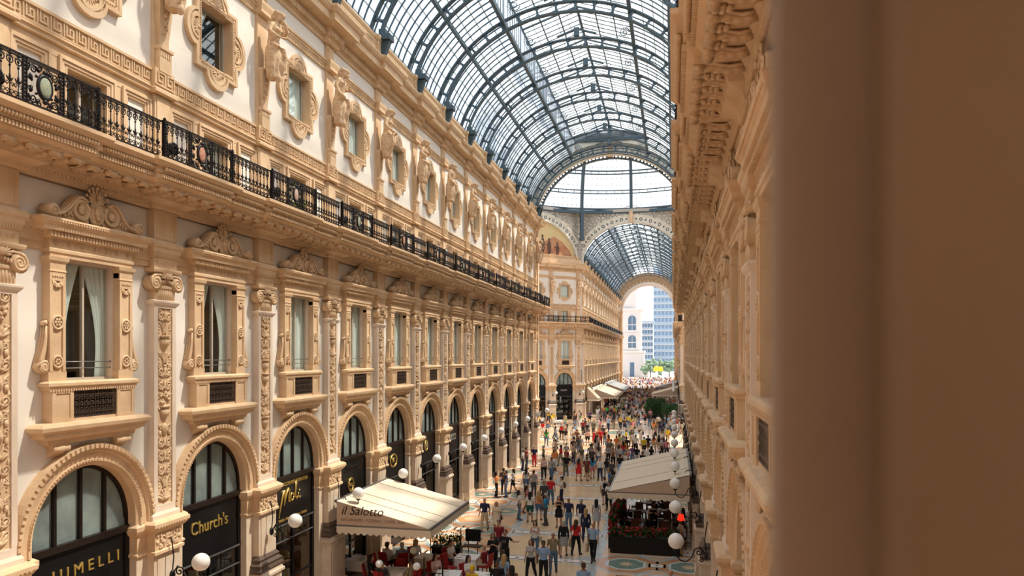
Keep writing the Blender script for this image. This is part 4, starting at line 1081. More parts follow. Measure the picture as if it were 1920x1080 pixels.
def rib():
    b = B().use(RIRON); n = 56
    strip(b, .03, PI - .03, -.27, .26, .09, n); strip(b, .03, PI - .03, .27, .26, .08, n); 
    m = 21
    for i in range(m + 1):
        t = .06 + (PI - .12) * i / m; a = vp(t, -.27); c = vp(t, .27); b.bar((a[0], 0, a[1]), (c[0], 0, c[1]), .11, .16, up=(0, 1, 0))
        for dt in (.018, -.018):
            for o1, o2 in ((-.25, -.12), (.25, .12)):
                p = vp(t, o2); q = vp(t + dt, o1); b.bar((p[0], 0, p[1]), (q[0], 0, q[1]), .09, .10, up=(0, 1, 0))
    for sx in (-1, 1):    # foot bracket on the attic wall
        x = sx * 6.86; b.box(min(x, x - sx * .56), max(x, x - sx * .56), -.26, .26, 22.74, 22.98)
        b.prism([(sx * 6.84, 21.85), (sx * 6.68, 21.85), (sx * 6.36, 22.74), (sx * 6.84, 22.74)], -.12, .12); b.torus((sx * 6.62, 0, 22.4), .12, .03, 10, 5); b.ell((sx * 6.72, 0, 21.85), .09, 6, 5)
        b.box(min(sx * 6.86, sx * 6.55), max(sx * 6.86, sx * 6.55), -.14, .14, 22.98, 23.25)
    # lantern posts, tie and hat above the rib
    for sx in (-1, 1):
        a = vp(TL, .27); b.bar((sx * abs(a[0]), 0, a[1] - .3), (sx * abs(a[0]), 0, 29.0), .09, .12); b.bar((sx * 3.35, 0, 29.0), (0, 0, 30.1), .10, .12, up=(0, 1, 0))
        for k in range(6):
            q = k / 6; b.bar((sx * (2.9 - q * .8), 0, 27.55 + q * .2), (sx * (3.3 - .1 * q), 0, 28.3 + .1 * k), .022)
        b.spiral((sx * 2.85, 0, 28.25), .32, .04, 1.6, .03, 0, sx, 18)
    b.bar((-1.2, 0, 28.35), (0, 0, 28.75), .08, .1, up=(0, 1, 0)); b.bar((1.2, 0, 28.35), (0, 0, 28.75), .08, .1, up=(0, 1, 0)); b.box(-.16, .16, -.1, .1, 28.3, 28.8)
    return b
NB = 7
def vault_bars(Sv):
    """thin glazing bars of one bay, both flanks and the lantern"""
    b = B().use(RIRON)
    for i in range(1, NB + 1):
        y = Sv * i / (NB + 1)
        for a0, a1 in ((T0, TL), (PI - TL, PI - T0)): strip(b, a0, a1, .40, .042, .07, 18, y)
        b.bar((-3.35, y, 29.0), (0, y, 30.1), .035, .05, up=(0, 1, 0)); b.bar((3.35, y, 29.0), (0, y, 30.1), .035, .05, up=(0, 1, 0))
        for sx in (-1, 1): b.bar((sx * 3.35, y, 27.4), (sx * 3.35, y, 29.0), .035, .05)
    return b
def purlins(Sv):
    b = B().use(RIRON)
    for t, w_ in ((math.acos(5.35 / VA), .16), (TL, .20)):
        for sx in (-1, 1): x, z = vp(t, .22); b.box(sx * x - w_ / 2, sx * x + w_ / 2, 0, Sv, z - w_ * .8, z + w_ * .5)
    b.box(-.07, .07, 0, Sv, 30.05, 30.18)
    for sx in (-1, 1):
        b.box(sx * 3.35 - .06, sx * 3.35 + .06, 0, Sv, 28.95, 29.08); b.box(sx * 1.1 - .035, sx * 1.1 + .035, 0, Sv, 29.68, 29.78); b.box(sx * 2.2 - .03, sx * 2.2 + .03, 0, Sv, 29.32, 29.40)
    return b
LAPM = mat('pale_lapped_glass_edge', (.42, .50, .52), .5)
def laps(Sv):
    b = B().use(LAPM)
    for k in range(1, 10):
        t = T0 + (TL - T0) * k / 10
        for sx in (-1, 1): x, z = vp(t, .42); b.box(sx * x - .02, sx * x + .02, 0, Sv, z - .02, z + .02)
    for k in range(1, 5):
        for sx in (-1, 1): x = 3.35 * k / 5; b.box(sx * x - .012, sx * x + .012, 0, Sv, 30.1 - x * .328 + .01, 30.1 - x * .328 + .03)
    return b
def pane_side(Sv, sx):
    b = B().use(RGLASS); w_ = Sv / (NB + 1); vs = []; n = 12
    for i in range(n + 1):
        t = T0 + (TL - T0) * i / n; x, z = vp(t, .43); vs += [(sx * x, .02, z), (sx * x, w_ - .02, z)]
    b.add(vs, [(2 * i, 2 * i + 1, 2 * i + 3, 2 * i + 2) for i in range(n)], True); return b
def pane_lantern(Sv, sx):
    b = B().use(RGLASS); b.add([(sx * 3.35, 0, 27.5), (sx * 3.35, Sv, 27.5), (sx * 3.35, Sv, 29.0), (sx * 3.35, 0, 29.0)], [(0, 1, 2, 3)])
    b.add([(sx * 3.35, 0, 29.02), (sx * 3.35, Sv, 29.02), (0, Sv, 30.12), (0, 0, 30.12)], [(0, 1, 2, 3)]); return b
roof = empty('ceiling', kind='structure', label='iron and glass barrel vault over the near arcade', cat='glass roof')
RY = [yk(k) for k in range(K0, 12)]
for y in RY: add('rib', bb(rib), roof, (0, y, 0))
add('rib', bb(rib), roof, (0, ARM1 + .2, 0))
for y in RY[:-1]:
    add('glazing_bars', bb(vault_bars, S), roof, (0, y, 0)); add('purlin', bb(purlins, S), roof, (0, y, 0)); add('glass_lap', bb(laps, S), roof, (0, y, 0))
    for sx in (-1, 1):
        add('lantern_pane', bb(pane_lantern, S, sx), roof, (0, y, 0))
        if y > 5:
            for j in range(NB + 1): add('pane', bb(pane_side, S, sx), roof, (0, y + j * S / (NB + 1), 0))
        else:
            for j in range(NB + 1): add('pane', bb(pane_side, S, sx), roof, (0, y + j * S / (NB + 1), 0))
# ring arch where the vault meets the crossing
def end_arch():
    b = B().use(RIRON)
    for o, t in ((-.55, .08), (.0, .06), (.42, .10)): strip(b, .03, PI - .03, o, .5, t, 60)
    for i in range(61):
        t = .05 + (PI - .1) * i / 60; a = vp(t, -.52); c = vp(t, -.02); b.bar((a[0], 0, a[1]), (c[0], 0, c[1]), .12, .3, up=(0, 1, 0))
    return b
add('end_arch', bb(end_arch), roof, (0, ARM1 + .6, 0))
roof2 = empty('ceiling_far', kind='structure', label='distant iron and glass barrel vault beyond the dome', cat='glass roof')
for y in farp: add('rib', bb(rib), roof2, (0, y, 0))
for y in farp[:-1]:
    add('glazing_bars', bb(vault_bars, S), roof2, (0, y, 0)); add('purlin', bb(purlins, S), roof2, (0, y, 0)); add('glass_lap', bb(laps, S), roof2, (0, y, 0))
    for sx in (-1, 1):
        add('lantern_pane', bb(pane_lantern, S, sx), roof2, (0, y, 0))
        for j in range(0, NB + 1): add('pane', bb(pane_side, S, sx), roof2, (0, y + j * S / (NB + 1), 0))
# ------------------------------------------------------------ dome over the crossing
dome = empty('ceiling_dome', (0, OC, 0), kind='structure', label='glass dome with iron ribs and rings over the crossing', cat='glass dome')
DR, DZ = 17.8, 29.0
def dome_rib():
    b = B().use(RIRON); vs = []
    for o, w_ in ((-.28, .42), (.28, .30)):
        pts = [((DR + o) * math.cos(R(a)), 0, DZ + (DR + o) * math.sin(R(a))) for a in range(0, 78, 4)]
        for p, q in zip(pts, pts[1:]): b.bar(p, q, .09, w_, up=(0, 1, 0))
    for a in range(0, 76, 2):
        b.bar(((DR - .28) * math.cos(R(a)), 0, DZ + (DR - .28) * math.sin(R(a))), ((DR + .28) * math.cos(R(a)), 0, DZ + (DR + .28) * math.sin(R(a))), .06, .1)
    return b
def dome_leg(): return B().use(RIRON).box(DR - .45, DR + .1, -.22, .22, 25.3, 29.2).box(DR - .6, DR + .1, -.3, .3, 25.0, 25.4)
for i in range(16):
    add('dome_rib', bb(dome_rib), dome, (0, 0, 0), rz=PI / 2 + i * PI / 8)
    if i % 2: add('dome_bracket', bb(dome_leg), dome, (0, 0, 0), rz=PI / 2 + i * PI / 8)
def dome_ring(phi, w_, two):
    b = B().use(RIRON); q = R(phi); n = 64
    for dr, dz in (((0, .22), (0, -.22)) if two else ((0, 0),)):
        r = DR * math.cos(q) + dr; z = DZ + DR * math.sin(q) + dz
        prof = [(r - w_, z - w_ / 2), (r, z - w_ / 2), (r, z + w_ / 2), (r - w_, z + w_ / 2), (r - w_, z - w_ / 2)]
        vs = [(a * math.cos(2 * PI * i / n), a * math.sin(2 * PI * i / n), c) for i in range(n) for a, c in prof]
        b.add(vs, [(i * 5 + j, ((i + 1) % n) * 5 + j, ((i + 1) % n) * 5 + j + 1, i * 5 + j + 1) for i in range(n) for j in range(4)])
    if two:
        for i in range(96):
            a = 2 * PI * i / 96; r = DR * math.cos(q) - .08; z = DZ + DR * math.sin(q); b.bar((r * math.cos(a), r * math.sin(a), z - .22), (r * math.cos(a), r * math.sin(a), z + .22), .08)
    return b
for ph, w_, two in ((0, .40, False), (1.4, .25, False), (9, .13, True), (17.5, .17, True), (26, .13, True), (35, .17, True), (45, .09, True), (57, .12, True), (70, .2, False)): add('dome_ring', bb(dome_ring, ph, w_, two), dome)
def dome_bars():
    b = B().use(RIRON)
    for i in range(160):
        a = 2 * PI * i / 160; pts = []
        for ph in range(0, 72, 10): r = (DR + .05) * math.cos(R(ph)); pts.append((r * math.cos(a), r * math.sin(a), DZ + (DR + .05) * math.sin(R(ph))))
        for p, q in zip(pts, pts[1:]): b.bar(p, q, .018)
    b.use(RIRON)
    for ph in (3, 6, 12, 15, 20, 23, 29, 32, 38, 42):
        for i in range(160): a = 2 * PI * i / 160; r = (DR) * math.cos(R(ph)); b.box(r * math.cos(a) - .05, r * math.cos(a) + .05, r * math.sin(a) - .05, r * math.sin(a) + .05, DZ + DR * math.sin(R(ph)) - .04, DZ + DR * math.sin(R(ph)) + .04)
    return b
o = add('glazing_bars', bb(dome_bars), dome); o['kind'] = 'stuff'
def dome_pane(p0, p1):
    b = B().use(DGLASS); vs = []; n = 4
    for j in range(3):
        ph = R(p0 + (p1 - p0) * j / 2)
        for i in range(n + 1): a = (PI / 8) * i / n; r = (DR + .1) * math.cos(ph); vs.append((r * math.cos(a), r * math.sin(a), DZ + (DR + .1) * math.sin(ph)))
    b.add(vs, [(j * (n + 1) + i, j * (n + 1) + i + 1, (j + 1) * (n + 1) + i + 1, (j + 1) * (n + 1) + i) for j in range(2) for i in range(n)], True); return b
for p0, p1 in ((0, 9), (9, 17.5), (17.5, 26), (26, 35), (35, 45), (45, 57), (57, 70)):
    for i in range(16): add('pane', bb(dome_pane, p0, p1), dome, rz=i * PI / 8)
add('oculus', B().use(RIRON).lathe((0, 0, 0), [(DR * math.cos(R(70)), DZ + DR * math.sin(R(70))), (5, 46.6), (3, 47.2), (0, 47.4)], 24).mesh('oculus'), dome)
# ---- the eight sides above the cornice: archivolt, spandrels of white lattice; lunettes on the slanted sides
ASH = 22.4
def side_arch():
    b = B().use(LATB); prof = [(-.15, -.5), (-.15, .12), (-.05, .16), (.05, .10), (.75, .10), (.85, .18), (.98, .18), (.98, -.3)]
    n = 40; vs = []
    for i in range(n + 1):
        t = .0 + PI * i / n
        for o, y in prof: x, z = vp(t, o - .3); vs.append((x, y, z if z > 21.3 else 21.3))
    m = len(prof); b.add(vs, [(i * m + j, i * m + j + 1, (i + 1) * m + j + 1, (i + 1) * m + j) for i in range(n) for j in range(m - 1)])
    b.use(RIRON)
    for i in range(33):
        t = .10 + (PI - .2) * i / 32; x, z = vp(t, .1); b.torus((x, .12, z), .19 if i % 2 == 0 else .09, .045, 10, 4)
    b.use(TAN2); b.box(-.25, .25, .1, .4, 27.4, 29.0)
    return b
def spandrel():
    b = B().use(WLAT); n = 24; hw = LD / 2
    # backing with a straight top at the dome ring
    vs = []; 
    for i in range(n + 1):
        t = PI * i / n; x, z = vp(t, .6); x = max(-hw, min(hw, x)); vs += [(x, .0, max(z, 21.5)), (x, .0, 29.4)]
    b.use(LATB); b.add(vs, [(2 * i, 2 * i + 1, 2 * i + 3, 2 * i + 2) for i in range(n)])
    b.use(LATM)
    for ix in range(-13, 14):
        for iz in range(0, 16):
            x = ix * .56 + (iz % 2) * .28; z = 23.2 + iz * .42
            if abs(x) > hw - .1 or z > 28.9: continue
            e = (abs(x) / (VA + .75)) ** 2 + ((z - VZ) / (VB + .75)) ** 2
            if e > 1.0: b.torus((x, .05, z), .23 if (ix + iz) % 3 else .14, .035, 10, 4)
    b.box(-hw, hw, 0, .3, 28.95, 29.35)
    for sx in (-1, 1): b.box(sx * 3.2 - .08, sx * 3.2 + .08, 0, .2, 27.9, 29.0); b.box(sx * hw - .25, sx * hw + .25, 0, .35, 21.5, 25.4)
    return b
LATB = mat('cream_lattice_panel', (.74, .70, .60), .7, noise=.2, nscale=3)
LATM = mat('grey_lattice', (.42, .40, .36), .6)
MOSA = mat('painted_sky', (.62, .56, .30), .8, noise=.3, nscale=.5, col2=(.72, .50, .26)); MOSB = mat('painted_earth', (.42, .16, .09), .8, noise=.5, nscale=1.2, col2=(.55, .30, .16)); MOSC = mat('painted_figure', (.16, .09, .07), .8, noise=.4, nscale=5)
def lunette():
    b = B().use(MOSA); n = 24; vs = [(vp(PI * i / n, -.45)[0], -.25, max(22.3, vp(PI * i / n, -.45)[1])) for i in range(n + 1)]
    b.add(vs, [tuple(range(n + 1))]); return b.mesh('mosaic_sky')
def lunette_ground():
    b = B().use(MOSB); pts = [(-6.3, 22.3), (6.3, 22.3), (6.0, 23.6), (4.4, 24.4), (3, 24.1), (1.5, 24.5), (.2, 23.7), (-1.4, 24.6), (-3, 25.4), (-4.4, 24.8), (-5.8, 23.6)]
    b.prism([(x, z) for x, z in pts], -.25, -.22); return b.mesh('mosaic_ground')
def lunette_figs():
    b = B().use(MOSC); r = random.Random(2)
    for cx_, h in ((-2.2, 1.9), (-1.1, 2.3), (.6, 2.6), (1.6, 1.8), (2.6, 1.4), (-3.6, 1.5)):
        b.ell((cx_, -.2, 22.9 + h / 2), (.32, .04, h / 2), 8, 6); b.ell((cx_ + .05, -.2, 22.9 + h + .15), (.16, .04, .19), 8, 6); b.ell((cx_ + .3, -.2, 22.9 + h * .7), (.3, .03, .1), 8, 5)
    return b.mesh('mosaic_figures')
cross = empty('wall_drum', (0, OC, 0), kind='structure', label='eight arched sides carrying the glass dome', cat='wall')
for i in range(8):
    a = i * PI / 4; mid = (OR * math.sin(a), OR * math.cos(a), 0); rz = PI - a
    # local +y must face the centre
    o = add('side_arch', bb(side_arch), cross, mid, rz); add('lattice_spandrel', bb(spandrel), cross, mid, rz)
    if i % 2:
        add('mosaic_sky', M_('ls', lunette), cross, mid, rz); add('mosaic_ground', M_('lg', lunette_ground), cross, mid, rz); add('mosaic_figures', M_('lf', lunette_figs), cross, mid, rz)
        add('lunette_sill', M_('lsill', lambda: B().use(TAN).box(-LD / 2, LD / 2, -.3, .5, 21.6, 22.35).mesh('lunette_sill')), cross, mid, rz)
# ---- far end wall with its great arch
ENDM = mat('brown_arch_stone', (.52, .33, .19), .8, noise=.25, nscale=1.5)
def end_wall():
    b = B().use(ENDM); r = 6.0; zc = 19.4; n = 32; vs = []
    for y in (0, 1.6):
        for i in range(n + 1):
            t = PI * i / n; vs.append((r * math.cos(t), y, zc + r * math.sin(t))); q = vp(t, .5); vs.append((q[0], y, max(q[1], zc)))
    k = 2 * (n + 1)
    fs = []
    for i in range(n):
        a = 2 * i; fs += [(a, a + 1, a + 3, a + 2), (k + a, k + a + 2, k + a + 3, k + a + 1), (a, a + 2, k + a + 2, k + a)]
    b.add(vs, fs)
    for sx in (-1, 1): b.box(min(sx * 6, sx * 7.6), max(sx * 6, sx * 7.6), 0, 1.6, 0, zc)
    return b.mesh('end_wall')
def end_arch_trim():
    b = B().use(PANEL); zc = 19.4
    b.arcm(0, zc, [(6.0, .0), (6.0, -.25), (6.1, -.3), (6.5, -.3), (6.6, -.2), (6.75, -.2), (6.8, 0)], n=32)
    b.use(TAN2)
    for i in range(25): t = PI * (i + .5) / 25; b.ell((7.15 * math.cos(t), -.04, zc + 7.15 * math.sin(t) * .98), (.2, .08, .2), 8, 5)
    b.use(TAN)
    for sx in (-1, 1):
        for z, h, q in ((19.0, .4, .35), (13.0, .6, .5), (4.5, .6, .35)): b.box(sx * 6.5 - q - .3, sx * 6.5 + q + .3, -q, 0, z, z + h)
        b.box(sx * 6.25 - .2, sx * 6.25 + .2, -.25, 0, 0, 19)
    return b.mesh('end_arch_trim')
ew = empty('wall_end', (0, END2, 0), kind='structure', label='end wall with the great open arch towards the bright square', cat='wall')
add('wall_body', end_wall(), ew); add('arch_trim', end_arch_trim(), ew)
bw = tag(add('wall_light_block', B().use(TAN).box(-8, 8, -.3, 0, 0, 22).mesh('wall_light_block'), None, (0, yk(K0), 0)), 'plain unseen wall added behind the viewer to block light', 'wall', kind='structure')  # added, never in view: keeps light from behind off the near jamb
# ------------------------------------------------------------ marble floor with inlays
FT = mat('tan_marble', (.80, .60, .38), .22, noise=.18, nscale=.8, spec=.5); FO = mat('orange_marble', (.72, .36, .18), .22, noise=.25, nscale=1.5, spec=.5)
FG = mat('grey_blue_marble', (.58, .62, .62), .22, noise=.25, nscale=1.2, spec=.5); FW = mat('white_marble', (.88, .85, .80), .2, noise=.08, nscale=2, spec=.5)
FB = mat('brown_marble', (.12, .055, .035), .2, noise=.3, nscale=4, spec=.5); FN = mat('green_marble', (.26, .38, .32), .2, noise=.4, nscale=4, spec=.5)
FL2 = mat('peach_marble', (.90, .62, .38), .22, noise=.2, nscale=.7, spec=.5)
FBASE = mat('apricot_marble', (.88, .56, .34), .22, noise=.2, nscale=.6, spec=.5)
fb = B().use(FBASE); fb.box(-HW - 2.3, HW + 2.3, yk(K0) - .5, 73, -.3, 0); fb.box(-24, 24, 73, 99, -.3, 0); fb.box(-HW - 2.3, HW + 2.3, 99, 178, -.3, 0)
floor = add('floor', fb.mesh('floor')); tag(floor, 'polished marble mosaic floor of the arcade in tan, grey and orange', 'floor', kind='structure')
FO2 = mat('bright_orange_marble', (.86, .44, .22), .22, noise=.2, nscale=1.5, spec=.5)
def poly_slab(b, pts, z0, z1):
    n = len(pts); b.add([(x, y, z0) for x, y in pts] + [(x, y, z1) for x, y in pts], [tuple(range(n, 2 * n))] + [(i, (i + 1) % n, (i + 1) % n + n, i + n) for i in range(n)])
def octo(r, ry=None): ry = ry or r; return [(r * math.cos(PI / 8 + i * PI / 4), ry * math.sin(PI / 8 + i * PI / 4)) for i in range(8)]
def field():
    b = B().use(FG); poly_slab(b, [(-2.6, -H2), (2.6, -H2), (2.6, H2), (-2.6, H2)], 0, .002)
    b.use(FT); w_, h, c = 2.15, S / 2 - .45, .75
    poly_slab(b, [(-w_ + c, -h), (w_ - c, -h), (w_, -h + c * .7), (w_, h - c * .7), (w_ - c, h), (-w_ + c, h), (-w_, h - c * .7), (-w_, -h + c * .7)], .002, .004); return b
def stripe(L=2.3, hh=.26):
    b = B().use(FB); poly_slab(b, [(-L, -hh), (L, -hh), (L, hh), (-L, hh)], 0, .005); b.use(FW); poly_slab(b, [(-L + .09, -hh + .05), (L - .09, -hh + .05), (L - .09, hh - .05), (-L + .09, hh - .05)], .005, .008)
    b.use(FB); n = max(1, int(L / .38))
    for i in range(n): x = (i - (n - 1) / 2) * 2 * L / (n + .4); poly_slab(b, [(x - .11, 0), (x, -.07), (x + .11, 0), (x, .07)], .008, .010)
    return b
def disc():
    b = B().use(FG); poly_slab(b, octo(1.55, 1.5), 0, .003); b.use(FO); poly_slab(b, octo(1.38, 1.32), .003, .005); b.use(FG); poly_slab(b, octo(.98), .005, .006); b.use(FW); poly_slab(b, octo(.88), .006, .008); b.use(FN); poly_slab(b, octo(.80), .008, .010)
    b.use(FT); poly_slab(b, [((.34 if i % 2 else .18) * math.cos(i * PI / 8), (.40 if i % 2 else .18) * math.sin(i * PI / 8)) for i in range(16)], .010, .012); return b
def diamond_field():
    b = B().use(FG); k = 1.32; P_ = [(-1.0, 0), (-.55, -.85), (.55, -.85), (1.0, 0), (.55, .85), (-.55, .85)]
    poly_slab(b, [(x * k, y * k) for x, y in P_], 0, .0025); b.use(FW); poly_slab(b, [(x * 1.12, y * 1.12) for x, y in P_], .0025, .0045); b.use(FO2); poly_slab(b, P_, .0045, .006); b.use(FL2); poly_slab(b, [(x * .55, y * .55) for x, y in P_], .006, .008); return b
def wedge():
    b = B().use(FL2); poly_slab(b, [(0, -.85), (.5, -.85), (1.15, 0), (.5, .85), (0, .85)], 0, .004); return b
def floor_bay(y):
    A = lambda n, me, x, yy, rz=0: add(n, me, floor, (x, yy, 0), rz)
    A('floor_stripe', bb(stripe), 0, y); A('floor_field', bb(field), 0, y + S / 2)
    for sx in (-1, 1):
        A('floor_medallion', bb(disc), sx * 3.72, y); A('floor_medallion', bb(disc), sx * 6.35, y)
        A('floor_panel', bb(stripe, .36, .28), sx * 5.03, y); A('floor_panel', bb(stripe, .62, .30), sx * 3.72, y + S / 2, PI / 2); A('floor_panel', bb(stripe, .62, .30), sx * 6.35, y + S / 2, PI / 2)
        A('floor_lozenge', bb(diamond_field), sx * 5.03, y + S / 2)
FY0 = 31.8
for m in range(-3, 8): floor_bay(FY0 + m * S)
for m in range(0, 15): floor_bay(106.2 + m * S)
def annulus(r0, r1, m_, z): 
    b = B().use(m_); n = 64; vs = [(r * math.cos(2 * PI * i / n), r * math.sin(2 * PI * i / n), z) for i in range(n) for r in (r0, r1)]
    b.add(vs, [(2 * i, 2 * i + 1, (2 * i + 3) % (2 * n), (2 * i + 2) % (2 * n)) for i in range(n)]); return b.mesh('floor_ring')
for r0, r1, m_, z in ((0, 2.2, FN, .006), (2.2, 2.6, FW, .006), (2.6, 5.2, FL2, .006), (5.2, 5.5, FB, .006), (5.5, 6.2, FW, .006), (6.2, 10.5, FT, .006), (10.5, 10.8, FB, .006), (10.8, 11.5, FW, .006), (11.5, 15.8, FL2, .006), (15.8, 16.6, FG, .006)):
    add('floor_ring', annulus(r0, r1, m_, z), floor, (0, OC, 0))
for i in range(16):
    a = i * PI / 8; add('floor_medallion', bb(disc), floor, (13.6 * math.cos(a), OC + 13.6 * math.sin(a), .006), a); add('floor_panel', bb(stripe, 1.5, .3), floor, (8.3 * math.cos(a), OC + 8.3 * math.sin(a), .006), a)
# ------------------------------------------------------------ the stone jamb beside the viewer
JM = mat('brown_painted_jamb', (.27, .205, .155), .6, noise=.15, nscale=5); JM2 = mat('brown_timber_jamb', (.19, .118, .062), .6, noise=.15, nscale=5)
jb = B().use(JM)
def slabxy(b, prof, z0, z1):
    n = len(prof); b.add([(x, y, z0) for x, y in prof] + [(x, y, z1) for x, y in prof], [tuple(range(n)), tuple(range(2 * n - 1, n - 1, -1))] + [(i, (i + 1) % n, (i + 1) % n + n, i + n) for i in range(n)])
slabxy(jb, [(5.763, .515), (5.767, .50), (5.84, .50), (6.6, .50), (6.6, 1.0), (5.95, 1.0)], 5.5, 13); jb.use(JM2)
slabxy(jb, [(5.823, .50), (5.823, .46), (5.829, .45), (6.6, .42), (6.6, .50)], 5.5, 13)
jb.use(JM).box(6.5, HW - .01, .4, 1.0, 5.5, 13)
tag(add('trim_3', jb.mesh('jamb')), 'blurred brown stone jamb filling the side next to the viewer', 'window jamb', kind='structure')

# ------------------------------------------------------------ awnings
def awning(root, label, x0, x1, p0, z0, p1, z1, cream=CREAM, drop=.30, txt=None, side_txt=1, brand=None):
    o = empty('awning'); put(o, root, 0); tag(o, label, 'awning')
    b = B().use(cream); n = 4
    b.add([(x0, p0, z0), (x1, p0, z0), (x1, p1, z1 + .02), (x0, p1, z1 + .02), (x0, p0, z0 - .03), (x1, p0, z0 - .03), (x1, p1, z1 - .01), (x0, p1, z1 - .01)], [(0, 1, 2, 3), (7, 6, 5, 4), (0, 4, 5, 1), (1, 5, 6, 2), (2, 6, 7, 3), (3, 7, 4, 0)])
    add('canvas_roof', b.mesh('canvas_roof'), o)
    for i in (1, 3, 5):
        q = (.22, .5, .62, 0, .8)[i - 1 if i < 4 else 4]; x = x0 + (x1 - x0) * q
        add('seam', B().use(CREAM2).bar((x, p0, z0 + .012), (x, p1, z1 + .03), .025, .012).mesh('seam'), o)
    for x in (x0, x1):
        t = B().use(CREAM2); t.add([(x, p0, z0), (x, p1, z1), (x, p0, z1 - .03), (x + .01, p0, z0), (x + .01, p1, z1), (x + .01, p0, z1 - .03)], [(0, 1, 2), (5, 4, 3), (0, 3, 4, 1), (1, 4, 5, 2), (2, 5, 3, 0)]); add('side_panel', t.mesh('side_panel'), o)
    f = B().use(GREYM)
    for x in (x0, x1): f.box(x - .03, x + .03, p0, p1 + .03, z1 - .08, z1)
    f.box(x0 - .03, x1 + .03, p1, p1 + .07, z1 - .09, z1 + .03); f.box(x0, x1, p0 - .1, p0, z0 - .06, z0 + .04); add('awning_frame', f.mesh('awning_frame'), o)
    v = B().use(cream)   # scalloped valance
    def scal(p, q):
        p = Vector(p); q = Vector(q); L = (q - p).length; k = max(3, int(L / .24)); d = (q - p) / k
        for i in range(k):
            a = p + d * i; pts = [a, a + d] + [a + d * (1 - t) + Vector((0, 0, -drop * (.72 + .28 * math.sin(PI * t)))) for t in (0, .25, .5, .75, 1)]
            v.add(pts, [tuple(range(7))])
    scal((x0 - .03, p1 + .08, z1 - .05), (x1 + .03, p1 + .08, z1 - .05)); scal((x0 - .035, p0, z1 - .05), (x0 - .035, p1 + .08, z1 - .05)); scal((x1 + .035, p0, z1 - .05), (x1 + .035, p1 + .08, z1 - .05))
    add('valance', v.mesh('valance', fix=False), o)
    if txt:
        for body, size, yy, zz, sh, mt in txt:
            loc, rot = ((x1 + .025, yy, zz), (PI / 2, 0, PI / 2)) if side_txt > 0 else ((x0 - .025, yy, zz), (PI / 2, 0, -PI / 2))
            text_obj(body, size, mt, o, loc, rot, sh, .004, 1, False)
    return o
INK = mat('ink_lettering', (.05, .03, .025), .7)
awning(left, 'cream awning with script sign over the left café terrace', -29.95, -24.95, .58, 3.62, 4.15, 2.75, txt=[('il Salotto', .46, .75, 3.14, .3, INK), ('RISTORANTE - PIZZERIA - CAFFE - BAR', .145, .75, 2.90, 0, mat('faded_lettering', (.36, .22, .15), .8))])
awning(right, 'large cream awning over the dark restaurant terrace on the right', 33.7, 43.3, .58, 3.62, 4.15, 2.75, txt=None)
awning(right, 'grey awning on the right beyond the dome, nearer of two', 118, 126, .58, 3.9, 4.6, 2.8, CREAM)
awning(right, 'dark grey awning on the right beyond the dome, farther of two', 143, 150, .58, 3.9, 4.6, 2.8, GREYM)
GC = mat('grey_canvas', (.45, .47, .50), .8)
awning(fl, 'long cream awning over a far terrace on the left', -127, -112, .58, 4.0, 4.2, 2.7, CREAM); awning(fl, 'grey awning behind the long cream awning', -150, -133, .58, 4.0, 4.2, 2.7, GC); awning(fl, 'narrow white sloping awning at the far corner', -108.5, -105.5, .58, 4.3, 2.2, 2.7, CREAM)

OBST = []
SEATPX = [(850, 1013), (868, 1044), (905, 1020), (892, 1056), (825, 1040), (732, 1014), (749, 1009), (696, 1040), (727, 1045), (772, 1048), (762, 1012)]
# ------------------------------------------------------------ café furniture
def chair(m_, label, loc, rz, grp):
    o = empty('cafe_chair', loc, rz, label=label, cat='chair', group=grp)
    def seat(): b = B().use(m_); b.box(-.22, .22, -.22, .22, .42, .48); b.ell((0, 0, .485), (.2, .2, .03), 8, 4); return b.mesh('seat')
    def back():
        b = B().use(m_); vs = [(-.22, .20, .48), (.22, .20, .48), (.20, .30, .98), (-.20, .30, .98)]; b.add(vs + [(x, y + .05, z) for x, y, z in vs], [(0, 1, 2, 3), (7, 6, 5, 4), (0, 4, 5, 1), (1, 5, 6, 2), (2, 6, 7, 3), (3, 7, 4, 0)]); return b.mesh('backrest')
    add('seat', M_('seat' + m_.name, seat), o); add('backrest', M_('back' + m_.name, back), o)
    for sx in (-1, 1):
        for sy in (-1, 1): add('leg', M_('cleg', lambda: B().use(WOOD).box(-.02, .02, -.02, .02, 0, .43).mesh('leg')), o, (sx * .19, sy * .19, 0))
    return o
